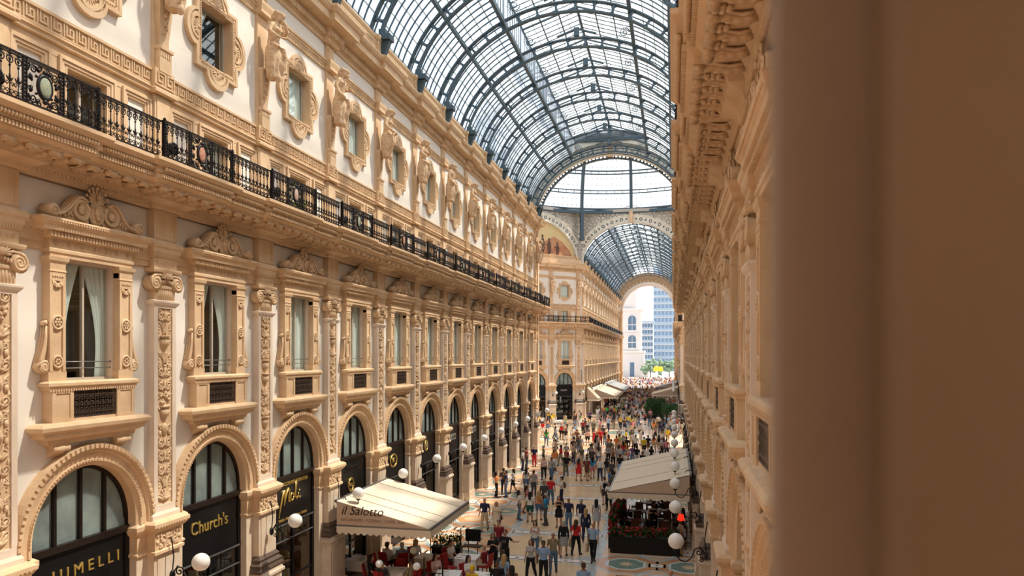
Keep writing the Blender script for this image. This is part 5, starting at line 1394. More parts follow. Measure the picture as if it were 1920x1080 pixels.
def table(label, loc, rz=0, w_=.9, d_=.8, cloth=True, short='café table'):
    OBST.append((loc[0], loc[1]))
    o = empty('cafe_table', loc, rz, label=label, cat='table', group='café terrace tables')
    add('table_top', M_('tt', lambda: B().use(WOOD).box(-.45, .45, -.4, .4, .70, .735).mesh('table_top')), o)
    for sx in (-1, 1):
        for sy in (-1, 1): add('leg', M_('tleg', lambda: B().use(WOOD).box(-.025, .025, -.025, .025, 0, .7).mesh('leg')), o, (sx * .38, sy * .33, 0))
    if cloth:
        def tc():
            b = B().use(CLOTH); b.box(-.47, .47, -.42, .42, .737, .745); n = 40; per = []
            for k in range(4):
                cs = [(-.47, -.42), (.47, -.42), (.47, .42), (-.47, .42)]; a, c = cs[k], cs[(k + 1) % 4]
                for i in range(10): per.append((a[0] + (c[0] - a[0]) * i / 10, a[1] + (c[1] - a[1]) * i / 10))
            vs = [(x, y, .745) for x, y in per] + [(x * (1.03 + .03 * math.sin(i * 1.9)), y * (1.03 + .03 * math.sin(i * 1.9)), .32) for i, (x, y) in enumerate(per)]
            b.add(vs, [(i, (i + 1) % n, (i + 1) % n + n, i + n) for i in range(n)], True); return b.mesh('tablecloth', fix=False)
        c = add('tablecloth', M_('tcl', tc), None, loc, rz); tag(c, label.replace('table', 'white cloth draped over the table', 1)[:90], 'tablecloth', 'white tablecloths on the café terrace')
    r = random.Random(int(loc[0] * 10 + loc[1] * 7))
    for i in range(2):
        p = Matrix.Rotation(rz, 3, 'Z') @ Vector((r.uniform(-.28, .28), (-.2, .2)[i], 0))
        g = add('plate', M_('pl', lambda: B().use(GLOBE).lathe((0, 0, .747), [(0, .0), (.08, .0), (.13, .02), (.13, .025), (.08, .008), (0, .008)], 14).mesh('plate')), None, (loc[0] + p.x, loc[1] + p.y, 0)); tag(g, 'white plate on the %s side of the %s' % (('near', 'far')[i], short), 'plate', 'plates on the café tables')
        q = Matrix.Rotation(rz, 3, 'Z') @ Vector((r.uniform(-.3, .3), 0, 0))
        g = add('wine_glass', M_('wg', lambda: B().use(WGLASS).lathe((0, 0, .747), [(.03, 0), (.005, .005), (.005, .08), (.035, .12), (.03, .18)], 10).mesh('wine_glass')), None, (loc[0] + q.x + (i - .5) * .2, loc[1] + q.y, 0)); tag(g, '%s clear wine glass on the %s' % (('first', 'second')[i], short), 'glass', 'glasses on the café tables')
    return o
def hedge(name, label, x0, x1, y0, y1, zb, zt, box_m, flowers, seed, cat='planter', grp=None, dens=1.0):
    o = empty(name, ((x0 + x1) / 2, (y0 + y1) / 2, 0), label=label, cat=cat)
    if grp: o['group'] = grp
    w_, d_ = (x1 - x0) / 2, (y1 - y0) / 2
    bx = B().use(box_m); bx.box(-w_, w_, -d_, d_, 0, zb); bx.box(-w_ - .03, w_ + .03, -d_ - .03, d_ + .03, zb - .06, zb); add('trough', bx.mesh('trough'), o)
    r = random.Random(seed); g = B().use(GREEN); n = int((x1 - x0) * (y1 - y0) * 420 * dens * max(1, (zt - zb) * 2)) + 60
    for i in range(n):
        c = (r.uniform(-w_, w_), r.uniform(-d_, d_), r.uniform(zb, zt)); M = Matrix.Rotation(r.uniform(0, 6.3), 3, 'Z') @ Matrix.Rotation(r.uniform(-1.2, 1.2), 3, 'X')
        s_ = r.uniform(.05, .11); v = [M @ Vector(p) * s_ + Vector(c) for p in ((-.5, 0, 0), (0, 0, -.15), (.5, 0, 0), (0, .1, 1.3))]; g.add(v, [(0, 1, 3), (1, 2, 3)])
    q = add('foliage', g.mesh('foliage', fix=False), o); q['kind'] = 'stuff'
    if flowers:
        f = B().use(REDF)
        for i in range(int(n * .16)): f.ell((r.uniform(-w_, w_) * 1.08, r.uniform(-d_, d_) * 1.1, r.uniform(zb + .05, zt + .08)), r.uniform(.03, .055), 5, 4)
        q = add('blossoms', f.mesh('blossoms'), o); q['kind'] = 'stuff'
    return o
# right terrace
hedge('flower_planter', 'long dark planter with green hedge and red flowers at the terrace front', 2.9, 6.0, 33.45, 33.85, .75, 1.12, BLACK, True, 1, dens=1.6)
hedge('flower_planter', 'tall bank of red flowers at the terrace corner', 2.75, 3.1, 34.2, 36.4, .75, 1.5, BLACK, True, 2, dens=2.2)
hedge('flower_planter', 'second bank of red flowers along the terrace side', 2.75, 3.1, 36.8, 39.4, .75, 1.4, BLACK, True, 3, dens=1.6)
hedge('flower_planter', 'farther bank of red flowers along the terrace side', 2.75, 3.1, 39.8, 42.6, .75, 1.4, BLACK, True, 4, dens=1.2)
for i, (x, y) in enumerate([(3.9, 35.2), (5.3, 35.0), (3.9, 37.2), (5.4, 37.4), (3.9, 39.4), (5.4, 39.8), (4.4, 41.8)]):
    table('dark wooden table under the right awning, %s from the front planter' % ORD[i + 1], (x, y, 0), 0, cloth=False, short='%s dark table under the right awning' % ORD[i + 1])
    for k, (dx, dy, rz) in enumerate(((-.78, 0, -PI / 2), (.78, 0, PI / 2), (0, .72, 0))):
        chair(WOOD, 'brown wooden chair on the %s side of the %s table under the right awning' % (('aisle', 'wall', 'far')[k], ORD[i + 1]), (x + dx, y + dy, 0), rz, 'brown chairs under the right awning')
t = empty('table_lamp', (6.05, 34.1, 0), label='standing lamp with glowing red shade beside the right planter', cat='lamp')
LM = bpy.data.materials.new('red_lamp_shade'); LM.use_nodes = True; LM.node_tree.nodes['Principled BSDF'].inputs['Base Color'].default_value = (.8, .02, .01, 1); LM.node_tree.nodes['Principled BSDF'].inputs['Emission Color'].default_value = (1, .03, .01, 1); LM.node_tree.nodes['Principled BSDF'].inputs['Emission Strength'].default_value = 1.2
add('lamp_shade', B().use(LM).lathe((0, 0, 1.5), [(.17, 0), (.11, .26), (.10, .26), (.16, 0)], 14).mesh('lamp_shade'), t); add('pole', B().use(GOLD).lathe((0, 0, 0), [(.12, 0), (.12, .03), (.02, .05), (.02, 1.5), (.03, 1.52), (0, 1.6)], 10).mesh('pole'), t)
# left terrace
tl = [(802, 1043), (876, 1043), (841, 1074), (750, 1034), (672, 1046), (738, 1068), (905, 1078)]
for i, (a, c) in enumerate(tl):
    p = px(a, c, .75); table('table on the left café terrace, %s from the awning corner' % ORD[i + 1], (p.x, p.y, 0), .15 * (i % 3 - 1), short='%s table of the left café terrace' % ORD[i + 1])
for i, (a, c, rz) in enumerate([(787, 1030, 2.6), (770, 1038, .8), (843, 1048, 1.2), (807, 1052, 4.2), (820, 1062, 1.5), (728, 1038, .2), (905, 1045, -1.5), (756, 1052, 3.1), (705, 1050, 1), (690, 1065, .4), (770, 1072, .2), (860, 1078, -1.2), (720, 1076, 2.8), (884, 1070, .9)]):
    p = px(a, c, .8)
    if any((p - px(u, v, 1.33)).xy.length < .75 for u, v in SEATPX) or any(math.hypot(p.x - u, p.y - v) < .62 for u, v in OBST): continue
    chair(REDC, 'red upholstered chair on the left café terrace, %s from the entrance' % ORD[i + 1], (p.x, p.y, 0), rz, 'red chairs on the left terrace')
p = px(840, 1022, .85); p0 = px(812, 1020, .85); p1 = px(869, 1020, .85)
hedge('flower_planter', 'black planter box with tall green plants and yellow flowers by the left terrace', p0.x, p1.x, p.y - .2, p.y + .2, .8, 1.25, BLACK, False, 8, dens=1.4)
fy = B().use(mat('yellow_flower', (.75, .5, .05), .6)); r_ = random.Random(5)
for i in range(50): fy.ell((r_.uniform(-.7, .7), r_.uniform(-.2, .2), r_.uniform(1.1, 1.45)), .03, 5, 4)
o = bpy.data.objects['flower_planter.004']; q = add('blossoms', fy.mesh('blossoms'), o); q['kind'] = 'stuff'
p = px(887, 1010, 1.25); o = empty('menu_stand', (p.x, p.y, 0), label='black menu lectern standing beside the left terrace planter', cat='menu stand')
add('board', B().use(BLACK).box(-.33, .33, -.02, .02, 1.15, 1.65).mesh('board'), o); add('tray', B().use(BLACK).box(-.4, .4, -.3, .1, .95, .99).mesh('tray'), o)
for sx in (-1, 1): add('leg', B().use(BLACK).box(sx * .2 - .015, sx * .2 + .015, -.02, .02, 0, 1.2).mesh('leg'), o)
def fence(x0, y0, x1, y1, label):
    o = empty('iron_fence', (x0, y0, 0), math.atan2(y1 - y0, x1 - x0), label=label, cat='fence'); L = math.hypot(x1 - x0, y1 - y0); n = int(L / .14)
    add('rail', B().use(IRON).box(0, L, -.015, .015, .93, .96).mesh('rail'), o); add('rail', B().use(IRON).box(0, L, -.01, .01, .1, .13).mesh('rail'), o)
    for i in range(n + 1): add('bar', M_('fbar', lambda: B().use(IRON).box(-.008, .008, -.008, .008, 0, .95).mesh('bar')), o, (i * L / n, 0, 0))
    for x in (0, L): add('post', M_('fpost', lambda: B().use(IRON).box(-.02, .02, -.02, .02, 0, 1.5).mesh('post')), o, (x, 0, 0))
a = px(812, 1030, .5); c = px(868, 1030, .5); fence(a.x, a.y - .35, c.x, c.y - .35, 'thin black railing below the left terrace planter')
a = px(795, 1075, .9); c = px(830, 1078, .9); fence(a.x, a.y, c.x, c.y, 'low black railing at the front of the left terrace')
for i, (a, c) in enumerate([(711, 1057), (781, 1062), (775, 1032)]):
    p = px(a, c, 1.5); o = empty('terrace_lamp', (p.x, p.y, 0), label='small white globe lamp on a thin post, left terrace, %s from the wall' % ORD[i + 1], cat='lamp', group='terrace globe lamps')
    add('globe', M_('tg', lambda: B().use(GLOBE).ell((0, 0, 1.5), .14, 14, 10).mesh('globe')), o); add('pole', M_('tp', lambda: B().use(IRON).lathe((0, 0, 0), [(.12, 0), (.12, .02), (.015, .04), (.015, 1.36), (.05, 1.38), (0, 1.39)], 8).mesh('pole')), o)
# green plants of the far right terrace
hedge('potted_greenery', 'mass of dark green potted plants under the far right awning', 1.9, 4.6, 106, 112, .5, 2.6, BLACK, False, 12, dens=.35)
hedge('potted_greenery', 'dark green potted plants beside the crossing on the right', 4.2, 6.3, 99, 104, .5, 2.3, BLACK, False, 13, dens=.4)
# ------------------------------------------------------------ the square beyond the great arch
PZ = mat('pale_paving', (.62, .58, .56), .8, noise=.1, nscale=.2)
tag(add('ground', B().use(PZ).box(-200, 200, 178, 640, -.3, -.02).mesh('ground')), 'bright paved square beyond the great arch', 'ground', kind='structure')
TW = mat('white_tower_stone', (.60, .56, .54), .8, noise=.08, nscale=.2); WINB = mat('blue_grey_window', (.09, .15, .22), .3); SK = mat('haze_blue_tower', (.34, .44, .55), .6, noise=.08, nscale=.1); SK2 = mat('haze_blue_block', (.32, .40, .50), .7)  # distance haze is painted into the bluish colours of the far buildings
def wb(x): return x
tx = -6.4 - .0
def tower():
    o = empty('stone_tower', (-10.8, 305, 0), label='white stone tower with tall arched openings beyond the great arch', cat='building')
    b = B().use(TW); b.box(-9, 4.8, 0, 10, 0, 10); b.box(-9.4, 5.2, -.5, 10, 10, 10.9); b.box(-8, 3.7, 0, 9, 10.9, 27.4); b.box(-8.5, 4.2, -.6, 9, 27.4, 28.3); b.box(-8.2, 3.9, -.25, 9, 17.7, 18.2); b.box(-7, 1.6, .6, 8, 28.3, 36); b.box(-7.4, 2, .3, 8, 36, 36.8); b.box(-6, .6, 1.2, 7, 36.8, 46); b.box(4.8, 6.6, 2, 10, 0, 6); add('tower_body', b.mesh('tower_body'), o)
    w_ = 1.6
    for z0, h in ((11.3, 6.0), (18.6, 6.8)):
        for cx_ in (0, -5.4):
            q = B().use(WINB); n = 14; pts = [(cx_ - w_, z0), (cx_ + w_, z0)] + [(cx_ + w_ * math.cos(PI * i / n), z0 + h - w_ + w_ * math.sin(PI * i / n)) for i in range(n + 1)]
            q.prism(pts[::-1], -.06, .1); add('arched_window', q.mesh('arched_window'), o)
            a = B().use(TW); a.arcm(cx_, z0 + h - w_, [(w_, -.08), (w_, -.3), (w_ + .3, -.3), (w_ + .3, 0)], n=14); a.box(cx_ - .07, cx_ + .07, -.2, 0, z0, z0 + h); a.box(cx_ - w_, cx_ + w_, -.2, 0, z0 + 2.8, z0 + 3.1); a.box(cx_ - w_, cx_ + w_, -.35, 0, z0, z0 + .7); add('arch_moulding', a.mesh('arch_moulding'), o)
    add('doorway', B().use(WINB).box(-.9, .9, -.05, .2, .2, 6).mesh('doorway'), o)
tower()
def block(name, label, x, y, w_, d_, h, m_, nx, nz, cat='building', wm=WINB):
    o = empty(name, (x, y, 0), label=label, cat=cat); add('tower_body', B().use(m_).box(-w_ / 2, w_ / 2, 0, d_, 0, h).box(-w_ / 2 - .4, w_ / 2 + .4, -.4, d_, h, h + 1).mesh('tower_body'), o)
    wv = w_ / nx; hz = h / nz; me = B().use(wm).box(-wv * .36, wv * .36, -.12, .1, 0, hz * .55).mesh('window'); le = B().use(TW).box(-w_ / 2, w_ / 2, -.25, .1, 0, .35).mesh('ledge')
    for j in range(nz):
        add('ledge', le, o, (0, 0, j * hz + hz * .9))
        for i in range(nx): add('window', me, o, (-w_ / 2 + (i + .5) * wv, 0, j * hz + hz * .28))
block('tower_block', 'tall haze-tinted pale blue glass tower block seen through the great arch', 7.4, 420, 25, 20, 84, SK, 12, 22, wm=mat('haze_blue_window', (.17, .25, .36), .3))
block('office_block', 'lower haze-tinted grey blue office block between the white tower and the tall block', -8.6, 380, 8.6, 16, 25.6, SK2, 6, 8)
def far_tree(x, y, h, label):
    o = empty('tree', (x, y, 0), label=label, cat='tree', group='trees on the square'); r = random.Random(int(x)); b = B().use(mat('hazy_green', (.16, .24, .16), .8) if 'hazy_green' not in bpy.data.materials else bpy.data.materials['hazy_green'])
    for i in range(40): b.ell((r.gauss(0, h * .22), r.gauss(0, h * .2), h * .62 + r.gauss(0, h * .16)), h * r.uniform(.07, .14), 7, 5)
    add('crown', b.mesh('crown'), o); add('trunk', B().use(WOOD).lathe((0, 0, 0), [(.25, 0), (.15, h * .6)], 8).mesh('trunk'), o)
for i, (x, y, h) in enumerate([(-3.2, 300, 7), (.6, 330, 7), (4.2, 305, 7), (7.6, 330, 7)]): far_tree(x, y, h, 'hazy green tree on the bright square beyond the arch, %s from the white tower' % ORD[i + 1])
o = empty('market_tent', (.6, 262, 0), label='small yellow market tent on the bright square', cat='tent'); YM = mat('yellow_canvas', (.85, .55, .04), .7)
add('tent_roof', B().use(YM).prism([(-1.7, 3.4), (1.7, 3.4), (1.4, 4.9), (-1.4, 4.9)][::-1], -1.5, 1.5).mesh('tent_roof'), o)
for sx in (-1, 1): add('pole', B().use(GREYM).box(sx * 1.6 - .05, sx * 1.6 + .05, -1.4, -1.3, 0, 3.4).mesh('pole'), o)
# ------------------------------------------------------------ people
from mathutils import kdtree
def person_mesh(pose, sex):
    """continuous body facing -y; returns meshes for body, top, trousers, shorts, skirt, dress, shoes, hair"""
    f = sex == 'f'; sh = .165 if f else .195; hw = .105 if f else .09; z0 = 0
    J = {}
    sit = pose == 'sit'
    hipz = .50 if sit else .92
    step = {'walk': .20, 'walk2': -.20, 'stand': .03, 'phone': .04, 'wave': .1, 'sit': 0}[pose]
    legs = []
    for sx, sgn in ((-1, 1), (1, -1)):
        s_ = step * sgn
        hip = Vector((sx * hw, 0, hipz))
        if sit: knee = Vector((sx * .12, -.42, .50)); ank = Vector((sx * .12, -.40, .09)); toe = Vector((sx * .13, -.56, .035))
        else:
            knee = Vector((sx * (hw + .01), -s_ * .55 - .03, .49)); ank = Vector((sx * (hw + .01), -s_ + (.06 if s_ < 0 else 0), .09 + (.06 if s_ < -.1 else 0)))
            toe = ank + Vector((sx * .02, -.16, -.055 - (.03 if s_ < -.1 else 0)))
        legs.append((hip, knee, ank, toe))
    T = Vector((0, 0, hipz - .92))
    def V(x, y, z): return Vector((x, y, z)) + T
    b = B(); regs = []
    def chain(c, reg): cap_chain(b, c, 10); regs.append((reg, c))
    for (hip, knee, ank, toe), sx in zip(legs, (-1, 1)):
        chain([(hip + Vector((0, 0, .02)), .092 if f else .088), ((hip + knee) / 2, .080), (knee, .057)], 'thigh')
        chain([(knee, .056), (knee + (ank - knee) * .3 + Vector((0, .015, 0)), .058), (ank, .038)], 'calf')
        chain([(ank + Vector((0, .03, -.03)), .042), ((ank + toe) / 2 - Vector((0, 0, .015)), .042), (toe, (.042, .03))], 'foot')
    chain([(V(0, 0, .90), (.165 if f else .15, .11)), (V(0, .0, 1.0), (.155 if f else .15, .105))], 'hips')
    chain([(V(0, 0, 1.0), (.14, .10)), (V(0, 0, 1.13), (.115 if f else .14, .09)), (V(0, -.01, 1.28), (.145 if f else .165, .11)), (V(0, 0, 1.40), (sh * .85, .095)), (V(0, .01, 1.45), (sh * .6, .07))], 'torso')
    if f:
        for sx in (-1, 1): b.ell(V(sx * .065, -.085, 1.28), (.06, .055, .06), 8, 6)
    hands = []
    for sx in (-1, 1):
        s_ = V(sx * sh, .01, 1.41); sw = step * sx * 1.0
        if pose == 'phone' : e = V(sx * (sh + .05), -.05, 1.16); w_ = V(sx * .07, -.27, 1.30)
        elif pose == 'wave' and sx > 0: e = V(sh + .22, -.08, 1.30); w_ = V(sh + .44, -.16, 1.34)
        elif sit: e = V(sx * (sh + .04), -.06, 1.14); w_ = V(sx * .12, -.29, 1.10)
        else: e = V(sx * (sh + .05), .03 + sw * .25, 1.13); w_ = V(sx * (sh + .05), -.04 - (-sw) * .55, .90)
        chain([(s_, .047), ((s_ + e) / 2, .044), (e, .039)], 'uarm'); chain([(e, .038), ((e + w_) / 2, .036), (w_, .026)], 'farm'); hands.append((e, w_, sx))
    chain([(V(0, .01, 1.44), .056), (V(0, -.005, 1.54), .052)], 'neck')
    chain([(V(0, -.02, 1.555), (.055, .06)), (V(0, -.01, 1.60), (.070, .082)), (V(0, .0, 1.67), (.077, .094))], 'head')
    b.ell(V(0, -.105, 1.60), (.014, .022, .024), 6, 5); b.ell(V(0, -.088, 1.562), (.026, .012, .010), 6, 4)
    for sx in (-1, 1): b.ell(V(sx * .079, .005, 1.61), (.012, .022, .03), 6, 5)
    me = remesh(b, .0135, 2)
    # tag the vertices by nearest limb
    segs = []
    for reg, c in regs:
        for (p, r0), (q, r1) in zip(c, c[1:]): segs.append((reg, Vector(p), Vector(q), max(r0) if isinstance(r0, tuple) else r0, max(r1) if isinstance(r1, tuple) else r1))
    tags = []
    for v in me.vertices:
        best = None; bd = 9
        for reg, p, q, r0, r1 in segs:
            d = q - p; t = max(0, min(1, (v.co - p).dot(d) / d.length_squared)); dist = (v.co - p - d * t).length - (r0 + (r1 - r0) * t)
            if dist < bd: bd = dist; best = (reg, t)
        tags.append(best)
    def cloth(fn, off, name):
        keep = [fn(i) for i in range(len(me.vertices))]; mp = {}; vs = []; fs = []
        for pl in me.polygons:
            vv = list(pl.vertices)
            if all(keep[i] for i in vv):
                for i in vv:
                    if i not in mp: mp[i] = len(vs); vs.append(me.vertices[i].co + me.vertices[i].normal * off)
                fs.append([mp[i] for i in vv])
        m = bpy.data.meshes.new(name); m.from_pydata(vs, [], fs); m.polygons.foreach_set('use_smooth', [True] * len(fs)); m.materials.append(CLOTH); return m
    T0_ = T.z; vz = [v.co.z - T0_ for v in me.vertices]; vy = [v.co for v in me.vertices]
    def reg(i): return tags[i][0]
    out = {}
    dec = .014
    out['top'] = cloth(lambda i: (reg(i) in ('torso',) and vz[i] < 1.465) or (reg(i) == 'hips' and vz[i] > .93) or (reg(i) == 'uarm' and ((vy[i] - V((1 if vy[i].x > 0 else -1) * sh, .01, 1.41)).length < .22)), .011, 'top')
    out['vest'] = cloth(lambda i: (reg(i) in ('torso',) and vz[i] < 1.42) or (reg(i) == 'hips' and vz[i] > .93), .016, 'top')
    out['jacket'] = cloth(lambda i: (reg(i) in ('torso', 'uarm') and vz[i] < 1.47) or (reg(i) == 'hips' and vz[i] > .88) or reg(i) == 'farm', .016, 'top')
    out['trousers'] = cloth(lambda i: reg(i) in ('thigh', 'calf') or (reg(i) == 'hips' and vz[i] < 1.0), .014, 'trousers')
    if sit: out['shorts'] = cloth(lambda i: reg(i) == 'thigh' or (reg(i) == 'hips' and vz[i] < 1.0), .016, 'shorts')
    else: out['shorts'] = cloth(lambda i: (reg(i) == 'thigh' and vz[i] > .60) or (reg(i) == 'hips' and vz[i] < 1.0), .018, 'shorts')
    out['shoes'] = cloth(lambda i: reg(i) == 'foot', .010, 'shoes')
    sk = B().use(CLOTH); n = 22; rows = [(1.0, .15, .115), (.92, .18, .14), (.75, .21, .20), (.58, .24, .25)]; vs = []
    if sit: rows = [(1.0, .15, .115), (.93, .19, .16)]
    for z, rx, ry in rows:
        for i in range(n): a = 2 * PI * i / n; k = 1 + .05 * math.sin(a * 7) * (1 - z); vs.append((rx * k * math.cos(a), ry * k * math.sin(a) - step * 0, z + T0_))
    sk.add(vs, [(j * n + i, j * n + (i + 1) % n, (j + 1) * n + (i + 1) % n, (j + 1) * n + i) for j in range(len(rows) - 1) for i in range(n)], True); out['skirt'] = sk.mesh('skirt', fix=False)
    # hands: palm, four fingers, thumb
    hb = B()
    for e, w_, sx in hands:
        d = (w_ - e).normalized(); side = Vector((0, -1, 0)) if abs(d.y) < .8 else Vector((0, 0, 1)); nrm = d.cross(side).normalized(); side = nrm.cross(d)
        pc = w_ + d * .05; hb.tube([w_ - d * .01, w_ + d * .03, w_ + d * .085], [.024, .034, .030], 6, flat=.6)
        for k in range(4):
            o_ = side * ((k - 1.5) * .017); L = (.062, .072, .068, .052)[k]; cv = nrm * (-.5 * sx)
            hb.tube([w_ + d * .075 + o_, w_ + d * (.075 + L * .5) + o_ * 1.1 + cv * .012, w_ + d * (.075 + L * .9) + o_ * 1.1 + cv * .035], [.0095, .009, .007], 4)
        hb.tube([w_ + d * .02 + side * .024, w_ + d * .05 + side * .048, w_ + d * .075 + side * .055], [.011, .010, .008], 4)
    k0 = len(me.vertices); bm_ = B(); bm_.v = [tuple(v.co) for v in me.vertices]; bm_.f = [tuple(p.vertices) for p in me.polygons]; bm_.m = [0] * len(bm_.f); bm_.sm = [True] * len(bm_.f); bm_.mats = [CLOTH]; bm_.join(hb)
    bm_.m = [0] * len(bm_.f); bm_.mats = [CLOTH]; out['body'] = bm_.mesh('body', fix=False); bpy.data.meshes.remove(me)
    # face details and hair
    fc = B().use(BLACK)
    for sx in (-1, 1): fc.ell(V(sx * .030, -.088, 1.622), (.012, .006, .007), 6, 4); fc.ell(V(sx * .031, -.090, 1.645), (.018, .006, .004), 6, 4)
    out['eyes'] = fc.mesh('eyes', fix=False)
    h = B().use(CLOTH); h.ell(V(0, .02, 1.675), (.088, .098, .088), 12, 8); h.ell(V(0, .055, 1.62), (.080, .062, .09), 10, 7); 
    for sx in (-1, 1): h.ell(V(sx * .05, -.055, 1.71), (.04, .035, .03), 7, 5)
    out['short_hair'] = remesh(h, .012, 1)
    h = B().use(CLOTH); h.ell(V(0, .02, 1.675), (.092, .102, .09), 12, 8); cap_chain(h, [(V(0, .07, 1.66), (.085, .06)), (V(0, .09, 1.52), (.095, .05)), (V(0, .10, 1.38), (.09, .035)), (V(0, .10, 1.28), (.05, .02))], 10)
    for sx in (-1, 1): cap_chain(h, [(V(sx * .075, -.01, 1.68), .03), (V(sx * .085, .0, 1.56), .028), (V(sx * .085, .03, 1.42), .02)], 6)
    out['long_hair'] = remesh(h, .013, 1)
    for k in ('short_hair', 'long_hair'): out[k].materials.clear(); out[k].materials.append(CLOTH)
    return out
PM = {}
for sx in 'mf':
    for po in ('walk', 'walk2', 'stand', 'phone', 'sit') + (('wave',) if sx == 'm' else ()): PM[(po, sx)] = person_mesh(po, sx)
BAG = B().use(CLOTH).ell((0, .19, 1.22), (.14, .08, .20), 10, 7).box(-.11, -.08, -.14, .14, 1.42, 1.45).box(.08, .11, -.14, .14, 1.42, 1.45).mesh('backpack')
SBAG = B().use(CLOTH).box(-.03, .03, -.12, .14, .78, 1.0).tube([(0, -.08, 1.0), (-.04, -.02, 1.3), (-.08, 0, 1.46)], .010, 4).mesh('shoulder_bag')
PBAG = B().use(CLOTH).box(-.05, .05, -.14, .14, .42, .80).tube([(0, -.07, .8), (0, -.05, .9), (0, .05, .9), (0, .07, .8)], .006, 4).mesh('paper_bag')
COL = {'navy': (.02, .025, .07), 'beige': (.55, .42, .29), 'cream': (.72, .60, .45), 'maroon': (.25, .02, .03), 'black': (.012, .012, .014), 'white': (.80, .78, .76), 'grey': (.32, .31, .31), 'light grey': (.52, .50, .50), 'light blue': (.28, .42, .62), 'blue': (.05, .16, .40), 'bright blue': (.03, .30, .60), 'khaki': (.34, .27, .16), 'red': (.62, .02, .025), 'jeans blue': (.10, .17, .28), 'dark grey': (.07, .07, .08), 'olive': (.12, .12, .07), 'green': (.05, .38, .08), 'dark green': (.02, .10, .08), 'pink': (.70, .25, .30), 'orange': (.75, .25, .06), 'yellow': (.80, .55, .03), 'brown': (.16, .08, .045), 'teal': (.12, .45, .40), 'purple': (.20, .08, .22), 'plaid khaki': (.30, .24, .16), 'pale pink': (.70, .48, .45)}
SKIN = [mat('skin_light', (.58, .33, .22), .6), mat('skin_tan', (.42, .22, .13), .6), mat('skin_brown', (.20, .10, .06), .6)]
HAIR = {'dark': mat('dark_hair', (.02, .013, .01), .6), 'brown': mat('brown_hair', (.07, .035, .018), .6), 'blond': mat('blond_hair', (.50, .32, .14), .6), 'grey': mat('grey_hair', (.42, .40, .38), .6), 'bald': None, 'yellow cap': mat('yellow_cap', (.85, .55, .02), .7)}
def setm(o, m_):
    o.material_slots[0].link = 'OBJECT'; o.material_slots[0].material = m_
used_labels = {}
people_pos = []
def person(loc, ang, sex, pose, top, bot, hair='dark', topk=None, botk=None, bag=None, bagc='black', label=None, group=None, sc=1.0, face=True, skin=None, shoes='dark grey'):
    P_ = PM[(pose, sex)]; r = rnd; q = Vector((loc[0], loc[1], 0)); p0 = q.copy()
    for it in range(12):
        mv = Vector((0, 0, 0))
        for u, v in OBST:
            dd = q - Vector((u, v, 0)); m_ = .80 if pose == 'sit' else .78
            if dd.length < m_: mv += dd.normalized() * (m_ - dd.length)
        for _, pp in people_pos:
            dd = q - Vector((pp.x, pp.y, 0)); m_ = .62
            if .001 < dd.length < m_: mv += dd.normalized() * (m_ - dd.length) * .6
        if mv.length < .01: break
        q += mv
        if (q - p0).length > .7: q = p0 + (q - p0).normalized() * .7
    loc = tuple(q)
    if pose == 'sit' and OBST:
        u, v = min(OBST, key=lambda t: math.hypot(t[0] - q.x, t[1] - q.y)); ang = math.atan2(u - q.x, q.y - v)
    root = empty('person', loc, ang); root.scale = (sc, sc, sc)
    def part(n, me, m_): o = bpy.data.objects.new(n, me); C.objects.link(o); o.parent = root; setm(o, m_); return o
    part('body', P_['body'], SKIN[skin if skin is not None else (0, 0, 1, 0, 1, 2)[r.randrange(6)]])
    topk = topk or 'top'; botk = botk or 'trousers'
    part({'top': 'shirt', 'vest': 'sleeveless_top', 'jacket': 'jacket'}[topk], P_[topk], cmat(COL[top]))
    if botk == 'dress': part('dress_skirt', P_['skirt'], cmat(COL[top])); part('shorts', P_['shorts'], cmat(COL[top]))
    elif botk == 'skirt': part('skirt', P_['skirt'], cmat(COL[bot])); part('shorts', P_['shorts'], cmat(COL[bot]))
    else: part(botk, P_[botk], cmat(COL[bot]))
    part('shoes', P_['shoes'], cmat(COL[shoes]))
    if hair != 'bald': part('cap' if hair == 'yellow cap' else 'hair', P_['long_hair' if sex == 'f' and hair != 'grey' else 'short_hair'], HAIR[hair])
    if face: o = bpy.data.objects.new('eyes', P_['eyes']); C.objects.link(o); o.parent = root
    if bag: part({'backpack': 'backpack', 'shoulder': 'shoulder_bag', 'paper': 'paper_bag'}[bag], {'backpack': BAG, 'shoulder': SBAG, 'paper': PBAG}[bag], cmat(COL[bagc])).location = (0, 0, 0) if bag == 'backpack' else (.27, 0, 0)
    root['category'] = 'person'
    if label: root['label'] = label
    if group: root['group'] = group
    people_pos.append((root, Vector(loc))); return root
def head_px(cx, cy, h=1.70): # point on the floor of someone whose head top shows at this pixel of the photograph
    return px(cx, cy, h)
POSE_W = {'walk': 'walking', 'walk2': 'walking', 'stand': 'standing', 'phone': 'with raised hands', 'sit': 'seated', 'wave': 'with one arm stretched out'}
